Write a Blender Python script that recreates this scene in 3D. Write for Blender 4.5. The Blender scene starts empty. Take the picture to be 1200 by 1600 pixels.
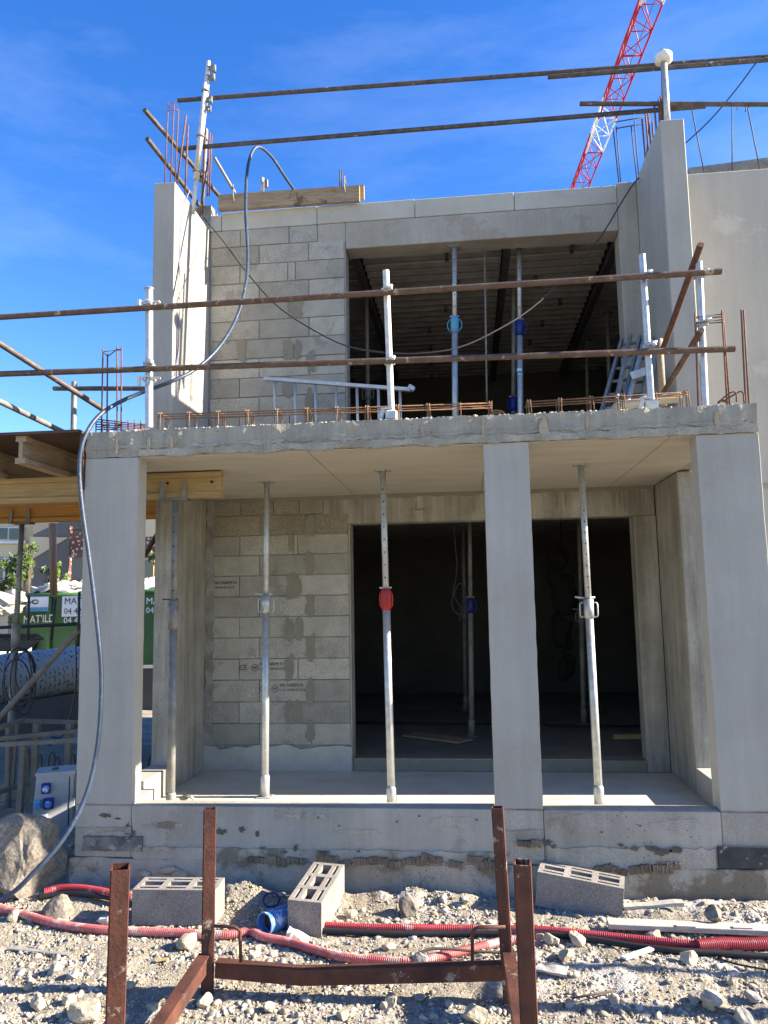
import bpy, bmesh, math, random
import numpy as np
from mathutils import Vector, Matrix, noise
random.seed(7); rng = np.random.default_rng(7)
S = bpy.context.scene
col = S.collection
R = math.radians

# ---------------------------------------------------------------- camera, sky, sun, exposure
CAM = Vector((2.6902, -5.1413, 1.5621)); PITCH, YAW, ROLL, FOC = .1175, .1074, -.0176, 1202.0
fwd = Vector((-math.sin(YAW)*math.cos(PITCH), math.cos(YAW)*math.cos(PITCH), math.sin(PITCH)))
rt = Vector((math.cos(YAW), math.sin(YAW), 0)); upv = rt.cross(fwd)
CR = math.cos(ROLL)*rt + math.sin(ROLL)*upv; CU = -math.sin(ROLL)*rt + math.cos(ROLL)*upv
cd = bpy.data.cameras.new('camera'); cam = bpy.data.objects.new('camera', cd); col.objects.link(cam)
cam.matrix_world = Matrix(((CR.x, CU.x, -fwd.x, CAM.x), (CR.y, CU.y, -fwd.y, CAM.y), (CR.z, CU.z, -fwd.z, CAM.z), (0, 0, 0, 1)))
cd.sensor_fit = 'HORIZONTAL'; cd.sensor_width = 36; cd.lens = 36*FOC/1200
cd.clip_start = .05; cd.clip_end = 2000
S.camera = cam
SUN_EL, SUN_K = math.atan(.51), math.atan(.038)
s_dir = Vector((math.cos(SUN_EL)*math.cos(SUN_K), math.cos(SUN_EL)*math.sin(SUN_K), math.sin(SUN_EL)))
ld = bpy.data.lights.new('sun', 'SUN'); ld.energy = 5.0; ld.angle = R(.5); ld.color = (1, .90, .76)
sun = bpy.data.objects.new('sun', ld); col.objects.link(sun)
sun.rotation_euler = s_dir.to_track_quat('Z', 'Y').to_euler()
w = bpy.data.worlds.new('World'); S.world = w; w.use_nodes = True
nt = w.node_tree; nt.nodes.clear()
sk = nt.nodes.new('ShaderNodeTexSky'); sk.sky_type = 'NISHITA'; sk.sun_disc = False
sk.sun_elevation = SUN_EL; sk.sun_rotation = math.pi/2-SUN_K; sk.altitude = 100; sk.air_density = 1.0; sk.dust_density = .25; sk.ozone_density = 2.2
hs = nt.nodes.new('ShaderNodeHueSaturation'); hs.inputs['Saturation'].default_value = 1.36; hs.inputs['Hue'].default_value = .516
tc = nt.nodes.new('ShaderNodeTexCoord'); mp = nt.nodes.new('ShaderNodeMapping'); mp.inputs['Scale'].default_value = (1.2, 2.2, 5.0); mp.inputs['Rotation'].default_value = (.3, .5, .4)
nz = nt.nodes.new('ShaderNodeTexNoise'); nz.inputs['Scale'].default_value = 1.6; nz.inputs['Detail'].default_value = 7; nz.inputs['Roughness'].default_value = .62
rp = nt.nodes.new('ShaderNodeValToRGB'); rp.color_ramp.elements[0].position = .50; rp.color_ramp.elements[0].color = (0, 0, 0, 1); rp.color_ramp.elements[1].position = .78; rp.color_ramp.elements[1].color = (.09, .09, .09, 1)
mx = nt.nodes.new('ShaderNodeMix'); mx.data_type = 'RGBA'
mx.inputs[7].default_value = (5.2, 5.9, 7.0, 1)
bg = nt.nodes.new('ShaderNodeBackground'); bg.inputs['Strength'].default_value = .088
wo = nt.nodes.new('ShaderNodeOutputWorld')
L = nt.links.new
L(sk.outputs[0], hs.inputs['Color']); L(tc.outputs['Generated'], mp.inputs[0]); L(mp.outputs[0], nz.inputs['Vector']); L(nz.outputs[0], rp.inputs[0])
L(rp.outputs[0], mx.inputs[0]); L(hs.outputs[0], mx.inputs[6]); L(mx.outputs[2], bg.inputs['Color']); L(bg.outputs[0], wo.inputs[0])
S.view_settings.view_transform = 'Standard'; S.view_settings.look = 'None'; S.view_settings.exposure = 1.94; S.view_settings.gamma = 1
S.render.engine = 'CYCLES'; S.cycles.max_bounces = 8; S.cycles.diffuse_bounces = 4

def at(x, y, Y=None, Z=None, X=None, D=None):
    d = fwd*FOC + CR*(x-600) - CU*(y-800)
    if D is not None: t = D/FOC
    elif Y is not None: t = (Y-CAM.y)/d.y
    elif Z is not None: t = (Z-CAM.z)/d.z
    else: t = (X-CAM.x)/d.x
    return CAM + d*t

# ---------------------------------------------------------------- materials
MATS = {}
def mat(name, c1, c2=None, scale=3, rough=.85, metal=0, bump=0, bscale=60, fine=0, fscale=180, pores=0, pscale=26, streak=0, rand=0, island=0, stretch=None, dark=(.05, .045, .04), coat=0, spec=.3, patch=None, pth=.6, pscl=1.3, coords='world'):
    """colour: c1..c2 mixed by a large noise, fine grain, dark pores, vertical streaks, contrasting patches"""
    m = bpy.data.materials.new(name); m.use_nodes = True; MATS[name] = m
    n = m.node_tree.nodes; l = m.node_tree.links.new; b = n['Principled BSDF']
    b.inputs['Roughness'].default_value = rough; b.inputs['Metallic'].default_value = metal
    b.inputs['Specular IOR Level'].default_value = spec
    if coat: b.inputs['Coat Weight'].default_value = coat
    if coords == 'world': g = n.new('ShaderNodeNewGeometry'); P = g.outputs['Position']
    else: g = n.new('ShaderNodeTexCoord'); P = g.outputs['Object']
    if stretch:
        mpn = n.new('ShaderNodeMapping'); mpn.inputs['Scale'].default_value = stretch; l(P, mpn.inputs[0]); P0 = mpn.outputs[0]
    else: P0 = P
    def noi(sc, det=4, vec=P, ro=.6):
        t = n.new('ShaderNodeTexNoise'); t.inputs['Scale'].default_value = sc; t.inputs['Detail'].default_value = det; t.inputs['Roughness'].default_value = ro; l(vec, t.inputs['Vector']); return t.outputs[0]
    def ramp(inp, a, bb, ca=(0, 0, 0, 1), cb=(1, 1, 1, 1)):
        r = n.new('ShaderNodeValToRGB'); r.color_ramp.elements[0].position = a; r.color_ramp.elements[1].position = bb; r.color_ramp.elements[0].color = ca; r.color_ramp.elements[1].color = cb; l(inp, r.inputs[0]); return r.outputs[0]
    def mixc(f, a, bb, mode='MIX'):
        q = n.new('ShaderNodeMix'); q.data_type = 'RGBA'; q.blend_type = mode
        for i, v in ((0, f), (6, a), (7, bb)):
            if isinstance(v, (int, float)): q.inputs[i].default_value = v
            elif isinstance(v, tuple): q.inputs[i].default_value = v+(1,) if len(v) == 3 else v
            else: l(v, q.inputs[i])
        return q.outputs[2]
    c2 = c2 or tuple(x*.85 for x in c1)
    c = mixc(ramp(noi(scale, 5, P0), .36, .64), tuple(c1), tuple(c2))
    if patch: c = mixc(ramp(noi(pscl, 6, P, .7), pth, pth+.05), c, tuple(patch))
    if fine:
        c = mixc(fine, c, ramp(noi(fscale, 2), .3, .7), 'OVERLAY')
    if streak:
        mq = n.new('ShaderNodeMapping'); mq.inputs['Scale'].default_value = (9, 9, .7); l(P, mq.inputs[0])
        c = mixc(streak, c, ramp(noi(1.0, 6, mq.outputs[0], .7), .35, .62, (.35, .33, .3, 1), (1, 1, 1, 1)), 'MULTIPLY')
    hgt = None
    if pores:
        v = n.new('ShaderNodeTexVoronoi'); v.inputs['Scale'].default_value = pscale; l(P, v.inputs['Vector'])
        msk = ramp(noi(2.3, 3), .5, .62)
        th = ramp(v.outputs['Distance'], .09, .15, (1, 1, 1, 1), (0, 0, 0, 1))
        pm = mixc(1.0, th, msk, 'MULTIPLY')
        pf = mixc(1.0, pm, (pores, pores, pores), 'MULTIPLY')
        c = mixc(pf, c, dark)
        hgt = pm
    if rand or island:
        if rand:
            oi = n.new('ShaderNodeObjectInfo'); rr = oi.outputs['Random']; amt = rand
        else:
            rr = g.outputs['Random Per Island']; amt = island
        mr = n.new('ShaderNodeMapRange'); mr.inputs['To Min'].default_value = 1-amt; mr.inputs['To Max'].default_value = 1+amt; l(rr, mr.inputs[0])
        hv = n.new('ShaderNodeHueSaturation'); l(c, hv.inputs['Color']); l(mr.outputs[0], hv.inputs['Value'])
        if island:
            ms = n.new('ShaderNodeMath'); ms.operation = 'MULTIPLY_ADD'; l(rr, ms.inputs[0]); ms.inputs[1].default_value = 7.31; ms.inputs[2].default_value = 0
            fr = n.new('ShaderNodeMath'); fr.operation = 'FRACT'; l(ms.outputs[0], fr.inputs[0])
            m2 = n.new('ShaderNodeMapRange'); m2.inputs['To Min'].default_value = .3; m2.inputs['To Max'].default_value = 1.5; l(fr.outputs[0], m2.inputs[0]); l(m2.outputs[0], hv.inputs['Saturation'])
        c = hv.outputs[0]
    l(c, b.inputs['Base Color'])
    if bump:
        bn = n.new('ShaderNodeBump'); bn.inputs['Strength'].default_value = bump; bn.inputs['Distance'].default_value = .01
        h = noi(bscale, 5)
        if hgt is not None:
            q = n.new('ShaderNodeMath'); q.operation = 'SUBTRACT'; l(h, q.inputs[0]); l(hgt, q.inputs[1]); h = q.outputs[0]
        l(h, bn.inputs['Height']); l(bn.outputs[0], b.inputs['Normal'])
    return m

M = MATS
mat('cast_concrete', (.41, .38, .315), (.34, .312, .255), 1.9, .88, bump=.3, bscale=28, fine=.2, pores=.85, pscale=30, streak=.2, patch=(.33, .295, .235), pth=.56, pscl=2.2)
mat('smooth_concrete', (.41, .385, .325), (.355, .332, .28), 1.1, .85, bump=.12, bscale=14, fine=.04, fscale=90, pores=.4, pscale=34, streak=.14, patch=(.36, .325, .265), pth=.58, pscl=1.1)
mat('rough_concrete', (0.400, 0.369, 0.290), (0.254, 0.228, 0.175), 5, .95, bump=.9, bscale=30, fine=.3, pores=.85, pscale=34, streak=.1)
mat('slab_concrete', (0.390, 0.361, 0.288), (0.292, 0.268, 0.210), 4, .92, bump=.9, bscale=34, fine=.18, pores=.95, pscale=26, streak=.35)
mat('soffit_concrete', (.44, .405, .33), (.385, .35, .285), 2.2, .85, bump=.12, bscale=12, fine=.1, stretch=(1, 3, 1))
mat('stained_concrete', (.40, .375, .315), (.30, .278, .23), 2.5, .9, bump=.4, bscale=35, fine=.2, pores=.8, pscale=26, streak=.62)
mat('foundation_concrete', (.44, .40, .325), (.33, .295, .235), 2.6, .93, bump=.55, bscale=26, fine=.25, pores=.9, pscale=30, streak=.3, patch=(.215, .18, .13), pth=.54)
mat('floor_concrete', (0.546, 0.521, 0.430), (0.468, 0.445, 0.365), 3, .8, bump=.15, bscale=30, fine=.15, patch=(.36, .34, .30), pth=.62, pscl=2.5)
mat('tall_wall_concrete', (.43, .412, .36), (.375, .358, .31), .9, .85, bump=.1, bscale=10, fine=.04, pores=.5, pscale=28, patch=(.46, .44, .385), pth=.58, pscl=.9, streak=.12)
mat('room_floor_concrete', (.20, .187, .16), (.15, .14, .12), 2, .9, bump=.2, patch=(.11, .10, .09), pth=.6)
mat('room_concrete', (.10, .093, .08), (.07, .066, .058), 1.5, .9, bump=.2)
mat('block', (.385, .365, .305), (.31, .293, .243), 5, .97, bump=.9, bscale=150, fine=.32, fscale=150, rand=.2, patch=(.27, .255, .21), pth=.57, pscl=2.6)
mat('damp_block', (.33, .295, .22), (.25, .22, .16), 2.0, .97, bump=.9, bscale=190, fine=.62, fscale=170, rand=.14)
mat('mortar', (.30, .29, .26), (.22, .21, .18), 8, .97, bump=.7, bscale=70, fine=.3)
mat('mortar_smear', (.235, .215, .165), (.20, .185, .14), 9, .93, bump=.4, bscale=90)
mat('white_mortar', (0.449, 0.430, 0.360), (0.370, 0.354, 0.295), 4, .9, bump=.35, bscale=30, fine=.15)
mat('coping', (0.468, 0.445, 0.370), (0.400, 0.380, 0.315), 2.5, .9, bump=.15, bscale=40, fine=.12, pores=.5, pscale=20, rand=.04)
mat('loose_block', (.27, .245, .215), (.21, .19, .165), 6, .97, bump=.5, bscale=210, fine=.5, fscale=190, rand=.05)
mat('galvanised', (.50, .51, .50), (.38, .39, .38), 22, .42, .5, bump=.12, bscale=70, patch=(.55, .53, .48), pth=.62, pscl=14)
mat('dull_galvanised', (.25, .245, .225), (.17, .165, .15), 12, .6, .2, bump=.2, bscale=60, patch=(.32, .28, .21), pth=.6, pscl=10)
mat('painted_post', (.66, .64, .58), (.5, .48, .42), 18, .6, .1, bump=.2, bscale=60, patch=(.34, .3, .24), pth=.64, pscl=16)
mat('brown_tube', (.10, .062, .042), (.15, .10, .07), 16, .6, .35, bump=.3, bscale=60, patch=(.36, .29, .22), pth=.60, pscl=15)
mat('dark_tube', (.075, .062, .055), (.13, .11, .095), 14, .62, .3, bump=.3, bscale=60, patch=(.4, .37, .33), pth=.62, pscl=16)
mat('rust', (.14, .07, .045), (.09, .045, .032), 18, .8, .15, bump=.4, bscale=80)
mat('rust_frame', (.135, .052, .034), (.075, .033, .025), 7, .62, .2, bump=.35, bscale=60, patch=(.34, .27, .21), pth=.60, pscl=9, streak=.3)
mat('rebar', (.21, .10, .06), (.13, .06, .045), 26, .8, .2, bump=.5, bscale=200)
mat('rebar_brown', (.30, .17, .085), (.18, .10, .06), 30, .8, .2, bump=.5, bscale=200)
mat('timber_yellow', (.40, .285, .13), (.30, .20, .085), 3, .7, stretch=(1.5, 14, 22), bump=.15, patch=(.30, .17, .07), pth=.68, pscl=5)
mat('timber_orange', (.48, .25, .065), (.40, .195, .045), 3, .7, stretch=(1.5, 14, 22), bump=.15, patch=(.30, .15, .05), pth=.68, pscl=5)
mat('timber_grey', (.36, .27, .17), (.25, .185, .12), 4, .85, stretch=(12, 1.5, 22), bump=.3, patch=(.14, .09, .06), pth=.64, pscl=6)
mat('plank', (.38, .29, .19), (.26, .18, .11), 4, .85, stretch=(1.6, 12, 16), bump=.3, patch=(.16, .095, .05), pth=.6, pscl=3)
mat('weathered_board', (.5, .46, .38), (.38, .34, .27), 4, .85, stretch=(1.6, 12, 16), bump=.3, patch=(.6, .58, .54), pth=.6, pscl=4)
mat('plywood', (.085, .05, .032), (.055, .034, .024), 3, .55, bump=.05)
mat('red_paint', (.40, .03, .022), (.30, .025, .02), 14, .45, bump=.1)
mat('light_blue_paint', (.10, .34, .50), (.08, .28, .42), 14, .5, bump=.1)
mat('blue_paint', (.015, .032, .21), (.01, .025, .16), 14, .45, bump=.1)
mat('white_paint', (.78, .77, .72), (.6, .58, .52), 12, .6, bump=.1)
mat('crane_red', (.42, .015, .03), (.36, .015, .03), 2, .5)
mat('crane_white', (.78, .78, .76), (.7, .7, .68), 2, .5)
mat('hose', (.045, .065, .10), (.03, .045, .07), 12, .4, bump=.15, patch=(.12, .14, .16), pth=.6, pscl=30)
mat('black_cable', (.02, .02, .022), None, 3, .5)
mat('grey_cable', (.05, .05, .052), None, 8, .95, spec=.05)
mat('blue_cable', (.20, .20, .32), None, 8, .55)
mat('red_conduit', (.40, .045, .055), (.28, .035, .042), 6, .5, bump=.05, patch=(.45, .24, .22), pth=.56, pscl=6)
mat('dusty_conduit', (.47, .14, .13), (.36, .08, .08), 6, .6, patch=(.5, .32, .28), pth=.52, pscl=5)
mat('blue_plastic', (.09, .26, .56), (.06, .19, .46), 6, .35, patch=(.55, .6, .66), pth=.52, pscl=14)
mat('dark_void', (.015, .015, .014), None, 3, .9)
mat('bitumen', (.03, .03, .033), (.06, .06, .06), 8, .6, bump=.4, bscale=40, patch=(.3, .29, .26), pth=.6, pscl=16)
mat('worn_bitumen', (.09, .085, .08), (.2, .19, .17), 14, .9, bump=.7, bscale=50, patch=(.32, .3, .26), pth=.57, pscl=22)
mat('clay', (.25, .195, .135), (.16, .12, .085), 14, .95, bump=.7, bscale=70, rand=.2)
mat('skip_green', (.055, .13, .04), (.04, .10, .032), 2, .5, patch=(.11, .12, .07), pth=.66, pscl=3)
mat('dark_metal', (.07, .06, .05), (.11, .085, .06), 6, .7, .3, bump=.3)
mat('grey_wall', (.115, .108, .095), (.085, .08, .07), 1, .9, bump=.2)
mat('beige_render', (.62, .52, .34), (.57, .48, .31), .4, .9)
mat('grey_render', (.17, .165, .15), (.15, .145, .135), .4, .9)  # grey for distant walls in shade, the shade put into the colour
mat('white_frame', (.75, .75, .73), None, 2, .6)
mat('glass', (.03, .04, .045), None, 1, .1, spec=.8)
mat('rubble_white', (.48, .46, .42), (.34, .32, .28), 3, .9, island=.3)
mat('boulder', (.22, .19, .15), (.145, .125, .10), 3.5, .95, bump=1, bscale=18, fine=.35, fscale=60, patch=(.30, .20, .125), pth=.61, pscl=4)
mat('stone_cream', (.44, .378, .275), (.33, .27, .187), 14, .95, bump=.7, bscale=40, fine=.2, rand=.1)
mat('stone_grey', (.34, .32, .285), (.26, .245, .215), 14, .95, bump=.7, bscale=40, fine=.2, rand=.1)
mat('gravel', (.385, .34, .265), (.275, .24, .182), 9, .95, island=.34)
mat('gravel_grey', (.33, .302, .25), (.25, .228, .19), 9, .95, island=.3)
mat('ground', (.33, .29, .222), (.215, .185, .138), 3.2, .97, bump=1.2, bscale=45, fine=.45, fscale=120, patch=(.38, .355, .31), pth=.56, pscl=1.4)
mat('aluminium', (.5, .51, .52), (.4, .41, .42), 12, .5, .5, patch=(.6, .58, .54), pth=.6, pscl=12)
mat('formwork_metal', (.74, .70, .62), (.56, .525, .46), 4, .6, .2, bump=.2, bscale=30)
mat('formwork_rib', (.34, .315, .27), (.24, .22, .19), 4, .6, .2)
mat('formwork_dark', (.12, .11, .10), (.08, .075, .07), 4, .7, .3)
mat('rack_grey', (.17, .155, .125), (.12, .108, .088), 10, .7, 0, bump=.2)
mat('pole_wood', (.36, .2, .11), (.27, .15, .08), 3, .8, stretch=(8, 8, 1))
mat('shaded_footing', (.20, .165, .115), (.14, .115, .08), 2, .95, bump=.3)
mat('box_grey', (.34, .355, .36), (.29, .30, .305), 5, .5, patch=(.5, .5, .48), pth=.68, pscl=16)
mat('pit', (.085, .072, .055), (.14, .12, .09), 30, .95, bump=.6, bscale=90)
mat('rust_stain', (.34, .275, .17), (.38, .32, .225), 30, .95)
mat('ink', (.035, .034, .03), (.1, .095, .085), 60, .9)
mat('sign_white', (.8, .8, .8), None, 3, .5)
mat('leaf', (.07, .12, .02), (.11, .16, .035), 9, .6, island=.35)
mat('bark', (.1, .075, .05), None, 8, .9)
mat('chalk', (.34, .19, .165), (.36, .26, .23), 20, .9)
mat('paper', (.62, .58, .5), (.5, .46, .4), 6, .9)
mat('big_bag', (.5, .56, .68), (.62, .66, .72), 2, .7)
mat('tarp_grey', (.36, .34, .31), (.3, .28, .26), 6, .9, bump=.3)

def screen_mat():
    m = mat('corten', (.17, .075, .055), (.12, .05, .04), 2, .8)
    n = m.node_tree.nodes; l = m.node_tree.links.new; b = n['Principled BSDF']
    src = b.inputs['Base Color'].links[0].from_socket
    g = n.new('ShaderNodeNewGeometry'); v = n.new('ShaderNodeTexVoronoi'); v.inputs['Scale'].default_value = 7.5; l(g.outputs['Position'], v.inputs['Vector'])
    r = n.new('ShaderNodeValToRGB'); r.color_ramp.elements[0].position = .33; r.color_ramp.elements[1].position = .36; r.color_ramp.elements[0].color = (1, 1, 1, 1); r.color_ramp.elements[1].color = (0, 0, 0, 1); l(v.outputs['Distance'], r.inputs[0])
    q = n.new('ShaderNodeMix'); q.data_type = 'RGBA'; l(r.outputs[0], q.inputs[0]); l(src, q.inputs[6]); q.inputs[7].default_value = (.5, .4, .3, 1); l(q.outputs[2], b.inputs['Base Color'])
screen_mat()
def roll_mat():
    m = mat('printed_wrap', (.36, .35, .32), (.31, .30, .275), 3, .5)
    n = m.node_tree.nodes; l = m.node_tree.links.new; b = n['Principled BSDF']
    src = b.inputs['Base Color'].links[0].from_socket
    u = n.new('ShaderNodeUVMap'); mp_ = n.new('ShaderNodeMapping'); mp_.inputs['Rotation'].default_value = (0, 0, .22); mp_.inputs['Scale'].default_value = (1, 1, 1); l(u.outputs[0], mp_.inputs[0])
    bt = n.new('ShaderNodeTexBrick'); bt.inputs['Scale'].default_value = 4.2; bt.inputs['Mortar Size'].default_value = .035; bt.inputs['Brick Width'].default_value = 1.1; bt.inputs['Row Height'].default_value = .34
    bt.offset = .37; l(mp_.outputs[0], bt.inputs[0])
    nn = n.new('ShaderNodeTexNoise'); nn.inputs['Scale'].default_value = 13; l(u.outputs[0], nn.inputs['Vector'])
    r = n.new('ShaderNodeValToRGB'); r.color_ramp.elements[0].position = .50; r.color_ramp.elements[1].position = .52; l(nn.outputs[0], r.inputs[0])
    mu = n.new('ShaderNodeMath'); mu.operation = 'MULTIPLY'; l(bt.outputs['Fac'], mu.inputs[0]); l(r.outputs[0], mu.inputs[1])
    q = n.new('ShaderNodeMix'); q.data_type = 'RGBA'; l(mu.outputs[0], q.inputs[0]); l(src, q.inputs[6]); q.inputs[7].default_value = (.02, .02, .025, 1); l(q.outputs[2], b.inputs['Base Color'])
roll_mat()

# ---------------------------------------------------------------- mesh helpers
WL = {}
def V(*a): return Vector(a)
class MB:
    def __init__(s): s.bm = bmesh.new()
    def box(s, x0, x1, y0, y1, z0, z1, bev=0):
        return s.obox(V((x0+x1)/2, (y0+y1)/2, (z0+z1)/2), (x1-x0, y1-y0, z1-z0), None, bev)
    def obox(s, c, d, rot=None, bev=0):
        r = bmesh.ops.create_cube(s.bm, size=1); vs = r['verts']
        mt = Matrix.Translation(c) @ ((rot.to_4x4() if rot else Matrix.Identity(4)) @ Matrix.Diagonal((d[0], d[1], d[2], 1)))
        bmesh.ops.transform(s.bm, matrix=mt, verts=vs)
        if bev:
            es = set(e for v in vs for e in v.link_edges)
            bmesh.ops.bevel(s.bm, geom=list(es), offset=bev, segments=1, affect='EDGES', profile=.5)
        return s
    def beam(s, p0, p1, wd, h, up=V(0, 0, 1)):
        p0, p1 = Vector(p0), Vector(p1); z = (p1-p0); ln = z.length; z.normalize(); x = up.cross(z).normalized(); y = z.cross(x)
        rot = Matrix((x, y, z)).transposed()
        return s.obox((p0+p1)/2, (wd, h, ln), rot)
    def tube(s, pts, r, n=8, closed=False, caps=True, r2=None):
        pts = [Vector(p) for p in pts]; N = len(pts); rings = []
        pn = None
        for i, p in enumerate(pts):
            if closed: t = pts[(i+1) % N]-pts[i-1]
            else: t = pts[min(i+1, N-1)]-pts[max(i-1, 0)]
            t.normalize()
            if pn is None:
                a = V(0, 0, 1) if abs(t.z) < .9 else V(1, 0, 0)
                pn = t.cross(a).normalized()
            else:
                pn = (pn - t*pn.dot(t)).normalized()
            bb = t.cross(pn)
            rr = r if r2 is None else r+(r2-r)*i/(N-1)
            if callable(r): rr = r(i)
            rings.append([s.bm.verts.new(p+pn*(rr*math.cos(2*math.pi*k/n))+bb*(rr*math.sin(2*math.pi*k/n))) for k in range(n)])
        for i in range(N-1 if not closed else N):
            a, b = rings[i], rings[(i+1) % N]
            for k in range(n):
                f = s.bm.faces.new((a[k], a[(k+1) % n], b[(k+1) % n], b[k])); f.smooth = True
        if caps and not closed:
            s.bm.faces.new(rings[0][::-1]); s.bm.faces.new(rings[-1])
        return s
    def pipe(s, p0, p1, r, n=10, th=.006, depth=.06):
        """tube with open recessed ends"""
        p0, p1 = Vector(p0), Vector(p1); d = (p1-p0).normalized()
        s.tube([p0, p1], r, n, caps=False)
        for a, sg in ((p0, 1), (p1, -1)):
            s.tube([a, a+d*.0001*sg], lambda i, r=r, th=th: (r, r-th)[i], n, caps=False)
            s.tube([a+d*.0001*sg, a+d*depth*sg], r-th, n, caps=True)
        return s
    def ring(s, c, axis, r, t, n=14, m=6, squash=1):
        c = Vector(c); axis = Vector(axis).normalized(); a = V(0, 0, 1) if abs(axis.z) < .9 else V(1, 0, 0)
        x = axis.cross(a).normalized(); y = axis.cross(x)
        return s.tube([c+x*(r*math.cos(2*math.pi*k/n))+y*(r*squash*math.sin(2*math.pi*k/n)) for k in range(n)], t, m, closed=True)
    def prism(s, poly, d, flip=False):
        """poly list of Vectors, extruded by vector d"""
        a = [s.bm.verts.new(p) for p in poly]; b = [s.bm.verts.new(Vector(p)+d) for p in poly]; n = len(poly)
        s.bm.faces.new(a[::-1]); s.bm.faces.new(b)
        for k in range(n): s.bm.faces.new((a[k], a[(k+1) % n], b[(k+1) % n], b[k]))
        return s
    def rough(s, cuts=.06, amp=.006, sc=9, seed=0, maxcuts=60):
        bm = s.bm
        for ax in range(3):
            es = [e for e in bm.edges if abs((e.verts[0].co-e.verts[1].co)[ax]) > .9*e.calc_length() and e.calc_length() > cuts*1.3]
            if es:
                nn = min(maxcuts, max(1, int(es[0].calc_length()/cuts)))
                bmesh.ops.subdivide_edges(bm, edges=es, cuts=nn, use_grid_fill=True)
        for v in bm.verts:
            p = v.co*sc+V(seed, seed*1.7, 0)
            v.co += V(noise.noise(p), noise.noise(p+V(31, 0, 0)), noise.noise(p+V(0, 57, 0)))*amp*1.6
        return s
    def build(s, name, m, parent=None, kind=None, label=None):
        bm = s.bm
        bmesh.ops.recalc_face_normals(bm, faces=bm.faces)
        me = bpy.data.meshes.new(name)
        off = WL.get(parent.name if parent else None, V(0, 0, 0))
        if off.length > 0: bmesh.ops.translate(bm, verts=bm.verts, vec=-off)
        bm.to_mesh(me); bm.free()
        me.materials.append(M[m] if isinstance(m, str) else m)
        o = bpy.data.objects.new(name, me); col.objects.link(o)
        if parent: o.parent = parent; WL[o.name] = off
        if kind: o['kind'] = kind
        if label: o['label'] = label
        return o
def tag(o, label, cat, group=None, kind=None):
    o['label'] = label; o['category'] = cat
    if group: o['group'] = group
    if kind: o['kind'] = kind
    return o
def thing(name, loc, label, cat, group=None):
    o = bpy.data.objects.new(name, None); col.objects.link(o); o.location = loc; o.empty_display_size = .1
    WL[o.name] = Vector(loc); return tag(o, label, cat, group)
def solo(mb, name, m, label, cat, group=None, loc=None):
    o = mb.build(name, m)
    if loc is None:
        c = sum((v.co for v in o.data.vertices), Vector())/len(o.data.vertices)
        zm = min(v.co.z for v in o.data.vertices); loc = V(c.x, c.y, zm)
    o.data.transform(Matrix.Translation(-Vector(loc))); o.location = loc
    return tag(o, label, cat, group)
def spline(pts, k=6):
    """Catmull-Rom through the points"""
    P = [Vector(p) for p in pts]; P = [P[0]*2-P[1]]+P+[P[-1]*2-P[-2]]; out = []
    for i in range(1, len(P)-2):
        for j in range(k):
            t = j/k; a, b, c, d = P[i-1:i+3]
            out.append(.5*((2*b)+(c-a)*t+(2*a-5*b+4*c-d)*t*t+(3*b-a-3*c+d)*t**3))
    out.append(P[-2]); return out
def text(body, size, origin, ax_r, ax_u, m, parent, name='lettering', squash=1, bold=0):
    cu = bpy.data.curves.new('t', 'FONT'); cu.body = body; cu.size = size; cu.extrude = .0006; cu.resolution_u = 2; cu.offset = bold
    o = bpy.data.objects.new('t', cu); col.objects.link(o); dg = bpy.context.evaluated_depsgraph_get(); dg.update()
    me = bpy.data.meshes.new_from_object(o.evaluated_get(dg)); bpy.data.objects.remove(o)
    r, u = Vector(ax_r).normalized(), Vector(ax_u).normalized(); n = r.cross(u)
    off = WL.get(parent.name, V(0, 0, 0)); q = Vector(origin)-off
    me.transform(Matrix(((r.x*squash, u.x, n.x, q.x), (r.y*squash, u.y, n.y, q.y), (r.z*squash, u.z, n.z, q.z), (0, 0, 0, 1))))
    me.materials.clear(); me.materials.append(M[m])
    t = bpy.data.objects.new(name, me); col.objects.link(t); t.parent = parent; WL[t.name] = off
    return t
def stone_mesh(nsub=2, seed=0, amp=.28, flat=(1, 1, 1)):
    bm = bmesh.new(); bmesh.ops.create_icosphere(bm, subdivisions=nsub, radius=1)
    rs = random.Random(seed)
    pl = [(Vector((rs.gauss(0, 1), rs.gauss(0, 1), rs.gauss(0, 1))).normalized(), rs.uniform(.5, .85)) for _ in range(11)]
    for v in bm.verts:
        d = v.co.copy()
        for nrm, h in pl:
            k = d.dot(nrm)
            if k > h: d -= nrm*(k-h)*.92
        v.co = d+v.co*noise.noise(v.co*1.6+V(seed*3.1, 0, 0))*amp*.5+v.co*noise.noise(v.co*5+V(seed, 9, 0))*.05
        v.co.x *= flat[0]; v.co.y *= flat[1]; v.co.z *= flat[2]
    return bm

# ---------------------------------------------------------------- the ground
GR = -.295
def gz(x, y):
    z = GR - .02*max(0, min(1, -y-.3)) + .012*noise.noise(V(x*1.7, y*1.7, 0)) + .007*noise.noise(V(x*6, y*6, 3))
    for cx, cy, rx, ry, h in ((4.05, -.22, .75, .2, .055), (1.75, -.16, .12, .10, .05), (1.2, -.12, .16, .12, .085), (2.35, -.10, .35, .09, .05), (2.75, -.3, .3, .14, .02), (.3, -.16, .6, .12, .03), (3.3, -.9, 1.2, .16, .03), (1.9, -.12, 2.6, .06, .02)):
        z += h*math.exp(-((x-cx)/rx)**2-((y-cy)/ry)**2)*(1+.5*noise.noise(V(x*9, y*9, 1)))
    return z
xs = np.concatenate([[-400, -150, -60, -25, -10, -5], np.arange(-3, -.8, .12), np.arange(-.8, 5.9, .028), np.arange(5.9, 9, .2), [12, 25, 60, 150, 400]])
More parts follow.
